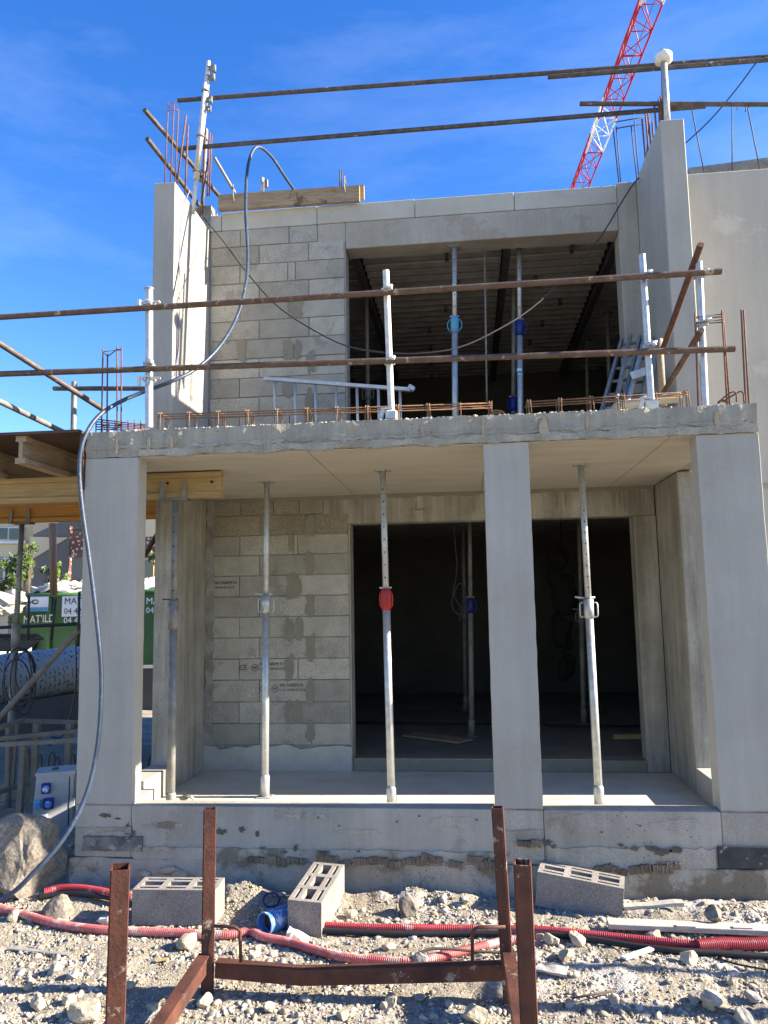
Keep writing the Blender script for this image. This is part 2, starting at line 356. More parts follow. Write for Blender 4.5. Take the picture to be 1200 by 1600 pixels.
ys = np.concatenate([[-400, -100, -30, -12, -6], np.arange(-4, -2, .15), np.arange(-2, .06, .026), [.2, .5, 1, 2, 4, 6, 9, 14, 25, 60, 150, 500]])
def fine_n(x, y): return .016*noise.noise(V(x*17, y*17, 5))+.006*noise.noise(V(x*37, y*37, 8))
gv = [(x, y, gz(x, y)+fine_n(x, y)) if (-4 < x < 9 and -3.8 < y < .3) else (x, y, GR) for y in ys for x in xs]
nx = len(xs)
gf = [(j*nx+i, j*nx+i+1, (j+1)*nx+i+1, (j+1)*nx+i) for j in range(len(ys)-1) for i in range(nx-1)]
me = bpy.data.meshes.new('ground'); me.from_pydata(gv, [], gf); me.materials.append(M['ground'])
g = bpy.data.objects.new('ground', me); col.objects.link(g); g['kind'] = 'structure'; me.shade_smooth()

def scatter(name, n, xr, yr, smin, smax, m, label, cat, seed, sink=.08, power=2.2, nsub=1, dens=None):
    """a mass of small angular stones as one mesh, built with numpy"""
    r = np.random.default_rng(seed); V0, F0 = [], []
    temps = []
    for k in range(8):
        bm = stone_mesh(nsub, seed*10+k, .3); temps.append((np.array([v.co[:] for v in bm.verts]), np.array([[v.index for v in f.verts] for f in bm.faces]))); bm.free()
    nv = temps[0][0].shape[0]; base = 0
    X = r.uniform(*xr, n); Y = r.uniform(*yr, n)
    if dens is not None:
        keep = np.array([dens(x, y) for x, y in zip(X, Y)]) > r.uniform(0, 1, n); X, Y = X[keep], Y[keep]
    n = len(X)
    sz = smin+(smax-smin)*r.uniform(0, 1, n)**power
    Z = np.array([gz(a, b) for a, b in zip(X, Y)])
    ids = r.integers(0, 8, n)
    ax = r.uniform(0, 2*np.pi, (n, 3)); fl = r.uniform(.55, 1.0, (n, 3))
    allv = np.zeros((n, nv, 3)); allf = np.zeros((n, temps[0][1].shape[0], 3), dtype=np.int64)
    for k in range(8):
        q = np.where(ids == k)[0]
        if len(q) == 0: continue
        tv, tf = temps[k]; v = tv[None]*fl[q][:, None, :]*sz[q][:, None, None]
        a, b = ax[q, 0], ax[q, 1]*.12
        ca, sa, cb, sb = np.cos(a)[:, None], np.sin(a)[:, None], np.cos(b)[:, None], np.sin(b)[:, None]
        x, y, z = v[..., 0], v[..., 1], v[..., 2]*.62
        x, z = x*cb+z*sb, -x*sb+z*cb
        x, y = x*ca-y*sa, x*sa+y*ca
        allv[q] = np.stack([x+X[q][:, None], y+Y[q][:, None], z+(Z[q]+sz[q]*sink)[:, None]], -1)
        allf[q] = tf[None]+(q*nv)[:, None, None]
    me = bpy.data.meshes.new(name); vv = allv.reshape(-1, 3); ff = allf.reshape(-1, 3)
    me.vertices.add(len(vv)); me.vertices.foreach_set('co', vv.ravel()); me.loops.add(len(ff)*3); me.loops.foreach_set('vertex_index', ff.ravel())
    me.polygons.add(len(ff)); me.polygons.foreach_set('loop_start', np.arange(0, len(ff)*3, 3)); me.polygons.foreach_set('loop_total', np.full(len(ff), 3)); me.update(calc_edges=True); me.validate()
    me.materials.append(M[m]); o = bpy.data.objects.new(name, me); col.objects.link(o)
    return tag(o, label, cat, kind='stuff')
def dn(x, y):
    a = .62+1.5*noise.noise(V(x*2.2, y*3.2, 2))
    if y > -.28: a *= .55
    return a
scatter('fine_gravel', 42000, (-.9, 5.7), (-1.75, -.02), .003, .009, 'gravel', 'fine limestone grit filling the gaps between the gravel', 'gravel', 15, nsub=1, power=1.2)
scatter('gravel', 36000, (-1.0, 5.9), (-1.9, -.03), .005, .019, 'gravel', 'crushed pale limestone gravel covering the foreground of the site', 'gravel', 3, nsub=1, dens=dn)
scatter('coarse_gravel', 6500, (-1.2, 5.9), (-2.2, -.06), .014, .036, 'gravel', 'coarser angular limestone pieces mixed into the gravel', 'gravel', 5, nsub=2, power=2.2, dens=dn)
scatter('grey_gravel', 9000, (-1.6, 5.9), (-1.6, .0), .004, .014, 'gravel_grey', 'fine grey chippings heaped along the foot of the wall', 'gravel', 9, nsub=1, dens=lambda x, y: 1.0 if y > -.5 else .35)
scatter('rubble_ground', 3500, (-5, -.1), (.1, 4.5), .01, .05, 'gravel_grey', 'shaded rubble and spoil lying left of the building', 'rubble', 12, nsub=1)

# ---------------------------------------------------------------- the building
B = thing('unfinished_building', (2.3, 0, GR), 'unfinished two storey concrete and block building with an open balcony bay', 'building')
XL, XR, YB, ZC, ZS = .12, 4.45, 2.23, 2.62, 2.81
def part(name, m, *boxes, bev=.006, rough=None, label=None, kind=None):
    q = MB()
    for b in boxes: q.box(*b, bev=bev)
    if rough: q.rough(*rough)
    return q.build(name, m, B, label=label, kind=kind)
# base
part('foundation_wall', 'foundation_concrete', (-.03, 4.75, -.012, .35, -.75, -.095), rough=(.055, .007, 8, 2, 90))
part('parapet_beam', 'cast_concrete', (.004, .394, 0, .155, -.093, .24), bev=.004)
part('parapet_beam', 'cast_concrete', (.397, 2.816, 0, .155, -.093, .24), bev=.004)
part('parapet_beam', 'foundation_concrete', (2.819, 3.117, .002, .155, -.093, .238), bev=.004)
part('parapet_beam', 'foundation_concrete', (3.12, 4.198, 0, .155, -.093, .24), bev=.004)
part('parapet_beam', 'cast_concrete', (4.201, 4.60, .002, .155, -.093, .238), bev=.004)
for x0, x1 in ((.0, .394), (2.817, 3.117), (4.2, 4.592)):
    part('pillar', 'smooth_concrete', (x0, x1, .001, .152, .241, 2.618), bev=.003, rough=(.05, .0017, 11, x0, 60))
for x0, x1 in ((.005, .393), (2.822, 3.115), (4.205, 4.6)):
    part('chalk_line', 'chalk', (x0, x1, -.001, 0.0005, .244, .249), bev=0)
part('balcony_floor', 'floor_concrete', (-.08, 4.65, .156, 2.229, -.22, 0), bev=0)
part('curb', 'smooth_concrete', (4.451, 4.651, .157, 1.438, .001, .207), bev=.004)
part('curb', 'smooth_concrete', (-.08, .118, .157, 1.438, .001, .207), bev=.004)
part('curb_block', 'smooth_concrete', (.121, .30, .158, .62, .001, .205), bev=.004)
# rough ledge strips and the clay fragments wedged in the joint
def ragged_strip(x0, x1, zt, zb, y, depth, name, m, seed, amp=.03, edge='both', step=.02):
    q = MB(); n = int((x1-x0)/step); top, bot = [], []
    for i in range(n+1):
        x = x0+(x1-x0)*i/n
        a = noise.noise(V(x*6, seed, 0))*amp+noise.noise(V(x*23, seed, 4))*amp*.5
        b = noise.noise(V(x*5, seed+9, 0))*amp+noise.noise(V(x*27, seed+3, 4))*amp*.5
        k = min(1, i/4, (n-i)/4)
        top.append(V(x, y, zt+(a if edge in ('both', 'top') else 0))); bot.append(V(x, y, zb+(b if edge in ('both', 'bot') else 0)))
    d = V(0, -depth, 0)
    for i in range(n):
        q.prism([bot[i], bot[i+1], top[i+1], top[i]], d)
    bmesh.ops.remove_doubles(q.bm, verts=q.bm.verts, dist=.0005)
    fs = {}
    for f in list(q.bm.faces):
        key = tuple(sorted(v.index for v in f.verts))
    return q.build(name, m, B)
ragged_strip(.42, 2.8, -.02, -.10, .001, .012, 'mortar_ledge', 'foundation_concrete', 1, .02)
ragged_strip(3.13, 4.15, .02, -.11, .001, .010, 'mortar_ledge', 'foundation_concrete', 5, .035)
ragged_strip(.02, .4, .1, .06, .001, .008, 'mortar_ledge', 'rough_concrete', 8, .02)
ragged_strip(2.83, 3.1, .12, .06, .001, .008, 'mortar_ledge', 'rough_concrete', 11, .02)
rs = random.Random(4)
clay = []
for x, y, wd in ((400, 1343, 26), (431, 1345, 34), (463, 1345, 30), (513, 1341, 34), (538, 1350, 20), (568, 1345, 30), (592, 1344, 26), (612, 1350, 16), (633, 1347, 30), (660, 1346, 18), (668, 1340, 20), (682, 1344, 18), (712, 1350, 22), (742, 1343, 24), (756, 1350, 22), (772, 1352, 14), (943, 1358, 26), (968, 1360, 24), (1000, 1358, 30), (1035, 1357, 28), (1052, 1352, 20), (820, 1318, 22), (838, 1317, 16), (505, 1335, 20)):
    p = at(x, y, Y=-.016); wm = wd*5.2/1202
    q = MB(); hh = rs.uniform(.032, .055); ang = rs.choice((0, 0, 0, 0, .2, -.25)) + rs.uniform(-.08, .08)
    rot = Matrix.Rotation(ang, 3, 'Y')
    nrib = max(2, int(wm/.011))
    for i in range(nrib):
        xx = -wm/2+wm*(i+.5)/nrib
        q.obox(p+rot@V(xx, rs.uniform(-.006, .004), rs.uniform(-.004, .004)), (wm/nrib*.86, .03, hh*rs.uniform(.8, 1.1)), rot)
    q.build('clay_fragment', 'clay', B)
q = MB(); q.box(at(131, 1317, Y=0).x, at(224, 1317, Y=0).x, -.02, 0, -.05, .042); q.rough(.02, .004, 20, 3); q.build('bitumen_strip', 'worn_bitumen', B)
q = MB(); q.box(at(1121, 1338, Y=0).x, 4.74, -.02, 0, -.083, .04); q.build('bitumen_strip', 'bitumen', B)
for i, (x, y, sx, sz_) in enumerate(((225, 1365, .06, .03), (260, 1360, .09, .035), (283, 1368, .07, .04))):
    bm = stone_mesh(2, 60+i, .2, (sx, .02, sz_)); q = MB(); q.bm.free(); q.bm = bm
    bmesh.ops.translate(bm, verts=bm.verts, vec=at(x, y, Y=-.02)); q.build('stone_slab', 'stone_cream', B)

# main slab
q = MB(); q.box(.002, 4.59, 0, 2.23, ZC+.002, ZS); q.rough(.034, .007, 14, 5, 140)
q.build('balcony_slab', 'slab_concrete', B)
ragged_strip(.40, 4.58, 2.668, 2.620, .001, .016, 'rough_slab_edge', 'rough_concrete', 21, .022, 'both')
ragged_strip(.02, 4.58, 2.70, 2.68, .001, .008, 'rough_slab_edge', 'slab_concrete', 27, .03, 'both')
ragged_strip(.13, 4.44, 2.612, 2.575, YB+.0015, .012, 'ceiling_mortar', 'mortar_smear', 41, .022, 'bot')
def void_(x, y, wpx, hpx, seed, m='pit', Yp=0.0, nm='honeycomb_void'):
    c = at(x, y, Y=Yp); a, b = wpx*5.2/1202/2, hpx*5.2/1202/2; pts = []
    for i in range(26):
        t = 2*math.pi*i/26; ct, st = math.cos(t), math.sin(t); rr = 1+.75*noise.noise(V(ct*2.3+seed*3.3, st*2.3, seed))
        pts.append(V(c.x+a*rr*ct, Yp-.002, c.z+b*rr*st))
    q = MB(); q.prism(pts, V(0, -.0015, 0)); q.build(nm, m, B)
for i, (x, y, a_, b_) in enumerate(((1018, 1325, 18, 6), (1034, 1331, 26, 9), (1056, 1328, 16, 10), (970, 1320, 8, 5), (978, 1324, 4, 3), (992, 1326, 9, 7), (855, 1316, 12, 10), (866, 1322, 6, 6), (165, 1274, 18, 6), (185, 1279, 10, 3), (200, 1296, 12, 16), (207, 1302, 9, 8), (345, 1299, 20, 8), (378, 1296, 9, 8), (402, 1303, 6, 9), (445, 1331, 10, 4), (462, 1325, 6, 10), (410, 1325, 8, 4), (690, 1346, 6, 4), (560, 1330, 5, 3), (530, 1290, 3, 3), (497, 1277, 3, 3), (620, 1284, 3, 3), (655, 1275, 3, 3), (745, 1281, 3, 3), (1000, 1290, 3, 3), (940, 1300, 3, 3), )):
    void_(x, y, a_, b_, i+1, Yp=(-.0215 if 1345 < y < 1360 else -.0135 if y > 1320 else -.001))
for i, (x, y, a_, b_) in enumerate(((480, 1275, 60, 10), (700, 1285, 55, 16), (905, 1285, 90, 26), (1060, 1290, 60, 20), (560, 1300, 70, 8), (260, 1290, 70, 10))):
    void_(x, y, a_, b_, 50+i, m='foundation_concrete', nm='damp_patch')
# rust runs and splashes on the slab face
for i, (x, y, a_, b_) in enumerate(((182, 700, 5, 26), (232, 695, 5, 30), (268, 695, 5, 26), (660, 672, 3, 24), (755, 668, 4, 36), (850, 665, 12, 30), (918, 660, 5, 24), (1120, 655, 8, 24))):
    void_(x, y, a_, b_, 80+i, m='rust_stain', Yp=-.012, nm='stain_run')
q = MB()
for i in range(420):
    x = rs.uniform(.02, 4.57); s_ = rs.uniform(.004, .012)
    q.obox(V(x, rs.uniform(.0, .06), ZS+.001), (s_*rs.uniform(1, 2.5), s_*1.5, s_), Matrix.Rotation(rs.uniform(0, 3), 3, 'Z'))
q.build('slab_crumbs', 'white_mortar', B, kind='stuff')
# soffit boards' imprint: panels with thin joints
jx = [0.0, at(520, 737, Z=ZC).x, at(748, 730, Z=ZC).x, at(1000, 722, Z=ZC).x, 4.45]
jx = [.0, 1.61, 2.84, 4.04, 4.448]
for a, b in zip(jx[:-1], jx[1:]):
    part('soffit_panel', 'soffit_concrete', (a+.003, b-.003, .02, 2.225, ZC-.008, ZC+.0015), bev=0)
# balcony side walls and the fins above
part('side_wall', 'stained_concrete', (-.08, .12, 1.441, 2.23, .0, ZC-.009), bev=.008)
part('side_wall', 'stained_concrete', (4.45, 4.65, 1.441, 2.23, .0, ZC-.009), bev=.008)
part('fin_wall', 'smooth_concrete', (-.08, .12, 1.285, 1.905, ZS-.001, 5.44), bev=.004)
part('fin_wall', 'smooth_concrete', (-.08, .12, 1.907, 2.44, ZS-.001, 5.44), bev=.004)
part('fin_wall', 'smooth_concrete', (4.45, 4.65, 1.285, 2.44, ZS-.001, 5.655), bev=.006)
q = MB(); q.box(4.443, 4.4495, 1.30, 1.312, ZS, 5.6); q.build('shutter_joint', 'dark_metal', B) if 0 else q.bm.free()
# lower back wall: lintel, pier, blocks
part('block_wall_core', 'mortar', (.12, 1.545, YB+.012, YB+.2, 0, 2.61), bev=0)
bw = part('lintel', 'stained_concrete', (1.30, 4.44, YB+.002, YB+.2, 2.335, 2.612), bev=.004)
part('wall_pier', 'stained_concrete', (4.243, 4.449, YB+.004, YB+.2, 0, 2.333), bev=.006)
part('door_sill', 'mortar_smear', (1.56, 4.242, YB-.0, YB+.22, .0, .105), bev=.004)
part('sill_strip', 'timber_grey', (1.57, 3.85, YB-.006, YB+.012, .106, .118), bev=0)
# block courses
def blockrow(zb, h, joints, m, parent, y=YB, proud=.0, gap=.0035):
    for a, b in zip(joints[:-1], joints[1:]):
        q = MB(); pr = rs.uniform(-.003, .005)
        q.box(a+gap, b-gap, y-pr, y+.1, zb+gap, zb+h-gap*1.2, bev=.003)
        q.build('concrete_block', m, parent)
lowB = bpy.data.objects['block_wall_core']; lowB.name = 'block_wall'; WL['block_wall'] = WL['block_wall_core']
lowB['label'] = 'shaded block wall at the back of the balcony'
rowsY = [775, 806, 837.3, 868.3, 900, 932.3, 964.3, 996.7, 1029.5, 1062.5, 1096.6, 1130.2, 1163.8]
rz = [at(377, y, Y=YB).z for y in rowsY]
for i in range(12):
    zt, zb = rz[i], rz[i+1]
    if i == 0: J = [.13, .47, .80, 1.06, 1.295]
    elif i % 2 == 1: J = [.13, .66, 1.17, 1.545]
    else: J = [.13, .46, 1.0, 1.04, 1.545] if i == 2 else [.13, .46, 1.04, 1.545]
    if i == 0: zt = 2.61
    blockrow(zb, zt-zb, J, 'damp_block' if i < 2 else 'block', lowB)
q = MB(); q.box(.121, 1.555, YB-.028, YB+.01, .001, .225); q.rough(.05, .006, 7, 4)
for v in q.bm.verts:
    if v.co.z > .19: v.co.z += .05*noise.noise(V(v.co.x*5, 3, 0))+.02*noise.noise(V(v.co.x*20, 3, 0))
q.build('mortar_skirting', 'white_mortar', B)
q = MB(); q.box(.121, .20, YB-.02, YB+.01, .2, 2.6); q.rough(.05, .012, 11, 6); q.build('mortar_fillet', 'mortar', B)
q = MB(); q.box(1.545, 1.560, YB-.004, YB+.2, .0, 2.33); q.build('jamb', 'block', B)
# mortar smears on the joints
def smear(x, y, wpx, hpx, seed, Yp=YB, m='mortar_smear', scl=None):
    c = at(x, y, Y=Yp); k = (c-CAM).dot(fwd)/FOC; a = wpx*k/2; b = hpx*k/2; pts = []
    for i in range(24):
        t = 2*math.pi*i/24; ct, st = math.cos(t), math.sin(t)
        rr = 1+.5*noise.noise(V(ct*1.9+seed*3.3, st*1.9, seed))
        e = .65
        pts.append(V(c.x+a*rr*math.copysign(abs(ct)**e, ct), Yp-.005, c.z+b*rr*math.copysign(abs(st)**e, st)))
    q = MB(); q.prism(pts, V(0, -.0035, 0)); return q.build('mortar_smear', m, lowB if y > 700 else upB)
# upper back wall
part('upper_lintel', 'cast_concrete', (1.551, 4.255, YB+.001, YB+.25, 5.145, 5.425), bev=.006)
part('upper_lintel', 'cast_concrete', (1.262, 1.549, YB+.001, YB+.2, 5.215, 5.425), bev=.006)
part('wall_pier', 'cast_concrete', (4.258, 4.449, YB+.003, YB+.25, ZS, 5.64), bev=.008)
upB = part('block_wall', 'mortar', (.12, 1.535, YB+.012, YB+.2, ZS, 5.42), bev=0, label='open air block wall beside the upper opening')
upr = [5.428, 5.243, 5.035, 4.835, 4.629, 4.432, 4.228, 4.035, 3.839, 3.641]
dz = (5.243-3.641)/8
upr = [5.425, 5.243]+[5.243-dz*i for i in range(1, 13)]
for i in range(len(upr)-1):
    zt, zb = upr[i], upr[i+1]
    if i == 0: J = [.14, .45, .965, 1.262]
    elif i == 1: J = [.14, .65, 1.168, 1.535]
    elif i % 2 == 0: J = [.14, .45, .95, 1.03, 1.535] if i == 2 else [.14, .45, .965, 1.535] if i in (6,) else [.14, .45, .965, 1.535]
    else: J = [.14, .652, 1.168, 1.535]
    blockrow(max(zb, ZS), zt-max(zb, ZS), J, 'block', upB)
q = MB(); q.box(1.535, 1.549, YB-.003, YB+.2, ZS, 5.21); q.build('jamb', 'block', B)
for i, (a, b) in enumerate(((.13, .245), (.25, 1.255), (1.26, 2.262), (2.267, 3.255), (3.26, 4.255))):
    q = MB(); q.box(a, b, YB-.002+rs.uniform(-.002, .002), YB+.2, 5.428, 5.628-.004*i if i else 5.60, bev=.005); q.build('coping_block', 'coping', B)
q = MB(); q.box(.0, .14, YB+.0, YB+.2, 5.44, 5.72); q.box(-.06, -.004, YB, YB+.2, 5.445, 5.70); q.rough(.06, .005, 9, 1); q.build('corner_block', 'mortar', B)
for a in ((450, 547, 18, 30, 1), (378, 548, 14, 36, 3), (485, 565, 13, 34, 4), (465, 547, 12, 30, 2), (462, 480, 22, 30, 7), (452, 605, 20, 32, 5), (484, 632, 14, 60, 6),
          (485, 822, 14, 34, 8), (455, 848, 8, 30, 9), (484, 880, 14, 34, 10), (458, 917, 25, 36, 11), (485, 947, 14, 36, 12), (451, 984, 15, 36, 13), (468, 982, 12, 34, 14), (485, 1012, 15, 40, 15), (453, 1044, 15, 40, 16), (485, 1080, 14, 42, 17), (452, 1113, 12, 36, 18), (465, 1111, 12, 36, 19), (486, 1142, 14, 32, 20)):
    smear(*a[:5])
for i, (x, y, a_, b_) in enumerate(((655, 796, 26, 3), (650, 790, 3, 12), (968, 770, 4, 36), (975, 775, 3, 50), (983, 772, 4, 42), (960, 765, 5, 26), (870, 780, 5, 36), (884, 775, 4, 26), (1000, 800, 2, 60), (740, 790, 3, 20))):
    void_(x, y, a_*1.4, b_*1.4, 120+i, m='mortar_smear', Yp=YB, nm='stain_run')
# stamped print on the blocks
def stamp(x, y, l1, l2, logo=True, h=.028):
    o = at(x, y, Y=YB-.0075)
    if logo:
        text('CE', .07, o+V(0, 0, -.036), (1, 0, 0), (0, 0, 1), 'ink', lowB, squash=.9)
        q = MB(); q.ring(o+V(.155, 0, -.015), (0, 1, 0), .032, .0022, 16, 4); q.build('stamp_ring', 'ink', lowB)
        text('NF', .034, o+V(.133, 0, -.026), (1, 0, 0), (0, .0, 1), 'ink', lowB)
        o = o+V(.2, 0, 0)
    text(l1, .042, o+V(0, 0, .004), (1, 0, 0), (0, 0, 1), 'ink', lowB, squash=.9)
    text(l2, .036, o+V(-.005, 0, -.038), (1, 0, 0), (0, 0, 1), 'ink', lowB, squash=.9)
stamp(374, 1041, '990 FABEMI 01', '11-4  04-04-23 07:07')
stamp(405, 1074, '990 FABEMI 01', '11-4  04-04-23 07:07')
stamp(334, 914, '990 FABEMI 01', '  04-04-23 10:12', logo=False)
# tall wall beyond the bay
part('tall_wall', 'tall_wall_concrete', (4.652, 9.5, YB-.0, YB+.2, GR-.3, 5.672), bev=.008)
q = MB(); q.box(4.653, 9.5, YB-.01, YB+.03, 2.55, 2.60, ); q.rough(.1, .004, 9, 1); q.build('floor_joint', 'rough_concrete', B)
# rooms behind
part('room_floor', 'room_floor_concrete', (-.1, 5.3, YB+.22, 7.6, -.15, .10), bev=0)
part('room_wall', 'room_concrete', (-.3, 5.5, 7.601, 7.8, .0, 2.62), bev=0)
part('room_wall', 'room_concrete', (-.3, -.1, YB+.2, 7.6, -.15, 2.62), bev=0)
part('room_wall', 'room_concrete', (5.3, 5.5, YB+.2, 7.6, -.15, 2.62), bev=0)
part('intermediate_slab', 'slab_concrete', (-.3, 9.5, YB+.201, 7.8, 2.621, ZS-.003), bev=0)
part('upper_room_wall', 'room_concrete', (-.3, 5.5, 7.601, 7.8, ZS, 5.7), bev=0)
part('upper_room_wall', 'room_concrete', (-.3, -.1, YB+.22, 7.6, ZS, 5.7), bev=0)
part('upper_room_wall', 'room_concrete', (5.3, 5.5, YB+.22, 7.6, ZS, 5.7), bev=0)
# ---- slab formwork over the upper room: ribbed steel panels on beams
F = thing('slab_formwork', (2.7, 5, 5.3), 'ribbed steel slab formwork forming the dark ceiling of the upper room', 'formwork')
yy = YB+.26; k = 0; rs2 = random.Random(5)
while yy < 7.4:
    for a, b in ((-.08, 1.55), (1.62, 3.16), (3.24, 4.30), (4.36, 5.28)):
        q = MB(); q.box(a, b, yy, yy+.37, 5.40, 5.415); pn_ = q.build('formwork_panel', 'formwork_metal', F)
        for r_ in (0, .185):
            q = MB(); q.box(a, b, yy+r_, yy+r_+.03, 5.345, 5.399); q.build('rib', 'formwork_rib', pn_)
        if k % 2: q = MB(); xx = a+(b-a)*rs2.uniform(.3, .7); q.box(xx, xx+.04, yy+.09, yy+.18, 5.31, 5.39); q.build('panel_web', 'formwork_dark', pn_)
    yy += .375; k += 1
for xa, xb in ((1.585, 1.585), (3.2, 3.2), (4.33, 4.33)):
    q = MB(); q.beam((xa, YB+.25, 5.25), (xb, 7.5, 5.25), .07, .09); q.build('main_beam', 'formwork_dark', F)
q = MB(); q.box(-.1, 5.3, YB+.25, 7.6, 5.45, 5.6); q.build('deck_board', 'plywood', F)

# ---------------------------------------------------------------- steel props
def prop(base, top, t_collar, style, label, group='adjustable steel props', mt='galvanised', r=.0305, ri=.0245, nh=9, fork=False, plate=.12, sleeve=True, hole_from=.06, segs=12, baseplate=True):
    base, top = Vector(base), Vector(top); d = top-base; Ln = d.length; u = d.normalized()
    T = thing('steel_prop', base, label, 'prop', group)
    c = base+d*t_collar
    q = MB(); q.tube([base+u*.006, c], r, segs); q.build('outer_tube', mt, T)
    q = MB(); q.tube([c, top-u*.006], ri, segs); it = q.build('inner_tube', mt, T)
    if nh:
        q = MB(); tocam = (CAM-c); tocam.z = 0; tocam.normalize()
        tocam = V(0, -1, 0)
        for i in range(nh):
            p = top-d*(hole_from+(1-t_collar-hole_from-.03)*i/max(1, nh-1))
            q.tube([p-tocam*(ri+.0004), p+tocam*(ri+.0004)], .0062, 8)
        q.build('pin_hole', 'dark_void', T)
    if baseplate:
        q = MB(); q.obox(base+V(0, 0, .004), (plate, plate, .008), None, .001); q.build('base_plate', mt, T)
    if sleeve:
        q = MB(); q.tube([base+u*.008, base+u*.16, base+u*.18], lambda i: (r+.008, r+.008, r+.001)[i], segs); q.build('base_sleeve', mt, T)
    if fork:
        pass
    else:
        q = MB(); q.obox(top-V(0, 0, .004), (plate, plate, .007), None, .001); q.build('top_plate', mt, T)
    x = V(1, 0, 0)
    if style in ('red', 'blue', 'light_blue'):
        cm = {'red': 'red_paint', 'blue': 'blue_paint', 'light_blue': 'light_blue_paint'}[style]
        q = MB(); q.tube([c-u*.075, c-u*.05, c-u*.045, c+u*.07, c+u*.078, c+u*.09], lambda i: (r+.004, r+.006, r+.012, r+.012, r+.006, r+.002)[i], segs); nut = q.build('collar', cm, T)
        q = MB()
        if style == 'red':
            for s_ in (-1, 1):
                q.tube(spline([c+x*s_*(r+.006)+u*.06, c+x*s_*(r+.016)+u*.045, c+x*s_*(r+.017)-u*.03, c+x*s_*(r+.004)-u*.055], 3), .007, 6)
        else:
            for s_ in (-1, 1):
                q.tube(spline([c+x*s_*(r+.008)+u*.07, c+x*s_*(r+.036)+u*.04, c+x*s_*(r+.038)-u*.02, c+x*s_*(r+.008)-u*.06], 3), .005, 6)
        q.build('handle', cm, nut)
        q = MB(); q.tube([c+u*.1-x*.05, c+u*.1+x*.045], .008, 6); q.build('pin', 'galvanised', T)
    elif style == 'ring':
        q = MB(); q.tube([c-u*.07, c+u*.075], r+.008, segs); nut = q.build('collar', mt, T)
        for s_ in (-1, 1):
            q = MB(); q.tube([c+x*s_*(r+.004)+u*.05, c+x*s_*(r+.03)+u*.045, c+x*s_*(r+.036)+u*.03, c+x*s_*(r+.036)-u*.045, c+x*s_*(r+.03)-u*.06, c+x*s_*(r+.004)-u*.063], .006, 6); q.build('handle', mt, nut)
        q = MB(); q.tube([c+u*.087-x*.10+u*.006, c+u*.085-x*.05, c+u*.085+x*.05], .008, 6); q.build('pin', mt, T)
    elif style == 'plain':
        q = MB(); q.tube([c-u*.11, c+u*.11], r+.009, segs); q.build('collar', 'dull_galvanised', T)
        q = MB(); q.tube([c+u*.12-x*.09, c+u*.12+x*.03], .006, 6); q.build('pin', 'rust', T)
    if fork:
        q = MB(); q.obox(top-V(0, 0, .004), (.2, .12, .008), None, .001)
        for s_ in (-1, 1): q.obox(top+V(s_*.09, -.05, .06), (.035, .008, .14), None, .001); q.obox(top+V(s_*.09, .05, .06), (.035, .008, .14), None, .001)
        q.build('fork_head', 'dull_galvanised', T)
    return T
def foot(xp, yp, Yv, z=0.0):
    p = at(xp, yp, Y=Yv); return V(p.x, Yv, z)
def px_dir(top_px, bot_px, Y0, Y1, z0, z1):
    """points on the prop axis from two pixels, pushed to the floor and ceiling heights"""
    a = at(*top_px, Y=Y1); b = at(*bot_px, Y=Y0); d = (a-b)
    return b+d*((z0-b.z)/d.z), b+d*((z1-b.z)/d.z)
lo, hi = px_dir((417, 755), (414, 1240), 1.24, 1.24, 0, ZC-.008)
prop(lo, hi, .60, 'ring', 'galvanised prop with wire handles standing in front of the stamped block wall', nh=0)
lo, hi = px_dir((598, 738), (612, 1250), .88, .88, 0, ZC-.008)
prop(lo, hi, .605, 'red', 'galvanised prop with a bright red collar in the balcony opening', nh=9)
lo, hi = px_dir((908, 728), (936, 1250), .95, .95, 0, ZC-.008)
prop(lo, hi, .57, 'ring', 'bright galvanised prop with handles between the middle and right pillars', nh=9, hole_from=.14)
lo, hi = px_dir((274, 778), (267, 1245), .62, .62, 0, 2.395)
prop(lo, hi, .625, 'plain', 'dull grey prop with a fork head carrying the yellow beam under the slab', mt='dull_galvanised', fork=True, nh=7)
lo, hi = px_dir((710, 392), (711, 640), 2.36, 2.36, ZS, 5.143)
prop(lo, hi, .645, 'light_blue', 'prop with a light blue collar under the upper lintel', nh=6)
lo, hi = px_dir((811, 392), (813, 640), 2.62, 2.62, ZS, 5.28)
prop(lo, hi, .62, 'blue', 'prop with a dark blue collar and blue sticker near the formwork beam', nh=6)
T = bpy.data.objects['steel_prop.005']; c = (lo+(hi-lo)*.42)
q = MB(); q.tube([c, c+V(0, 0, .07)], .0315, 12); q.build('sticker', 'sign_white', T)
q = MB(); q.tube([c+V(0, 0, .012), c+V(0, 0, .04)], .0319, 12); q.build('sticker_band', 'light_blue_paint', T)
lo, hi = px_dir((803, 420), (802, 640), 3.5, 3.5, ZS, 5.2)
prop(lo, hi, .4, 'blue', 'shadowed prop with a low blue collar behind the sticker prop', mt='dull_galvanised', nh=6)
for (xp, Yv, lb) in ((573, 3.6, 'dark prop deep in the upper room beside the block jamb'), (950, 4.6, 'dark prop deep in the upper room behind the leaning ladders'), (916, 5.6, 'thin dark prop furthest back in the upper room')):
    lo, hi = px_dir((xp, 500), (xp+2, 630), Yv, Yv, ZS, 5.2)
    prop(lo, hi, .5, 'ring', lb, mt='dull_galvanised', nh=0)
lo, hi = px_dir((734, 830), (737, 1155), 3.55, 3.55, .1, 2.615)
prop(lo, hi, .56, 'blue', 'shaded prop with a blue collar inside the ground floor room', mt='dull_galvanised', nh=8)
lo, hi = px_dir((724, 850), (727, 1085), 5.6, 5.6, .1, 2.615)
prop(lo, hi, .5, 'ring', 'dark prop further back beside the coiled lead', mt='dull_galvanised', nh=0)
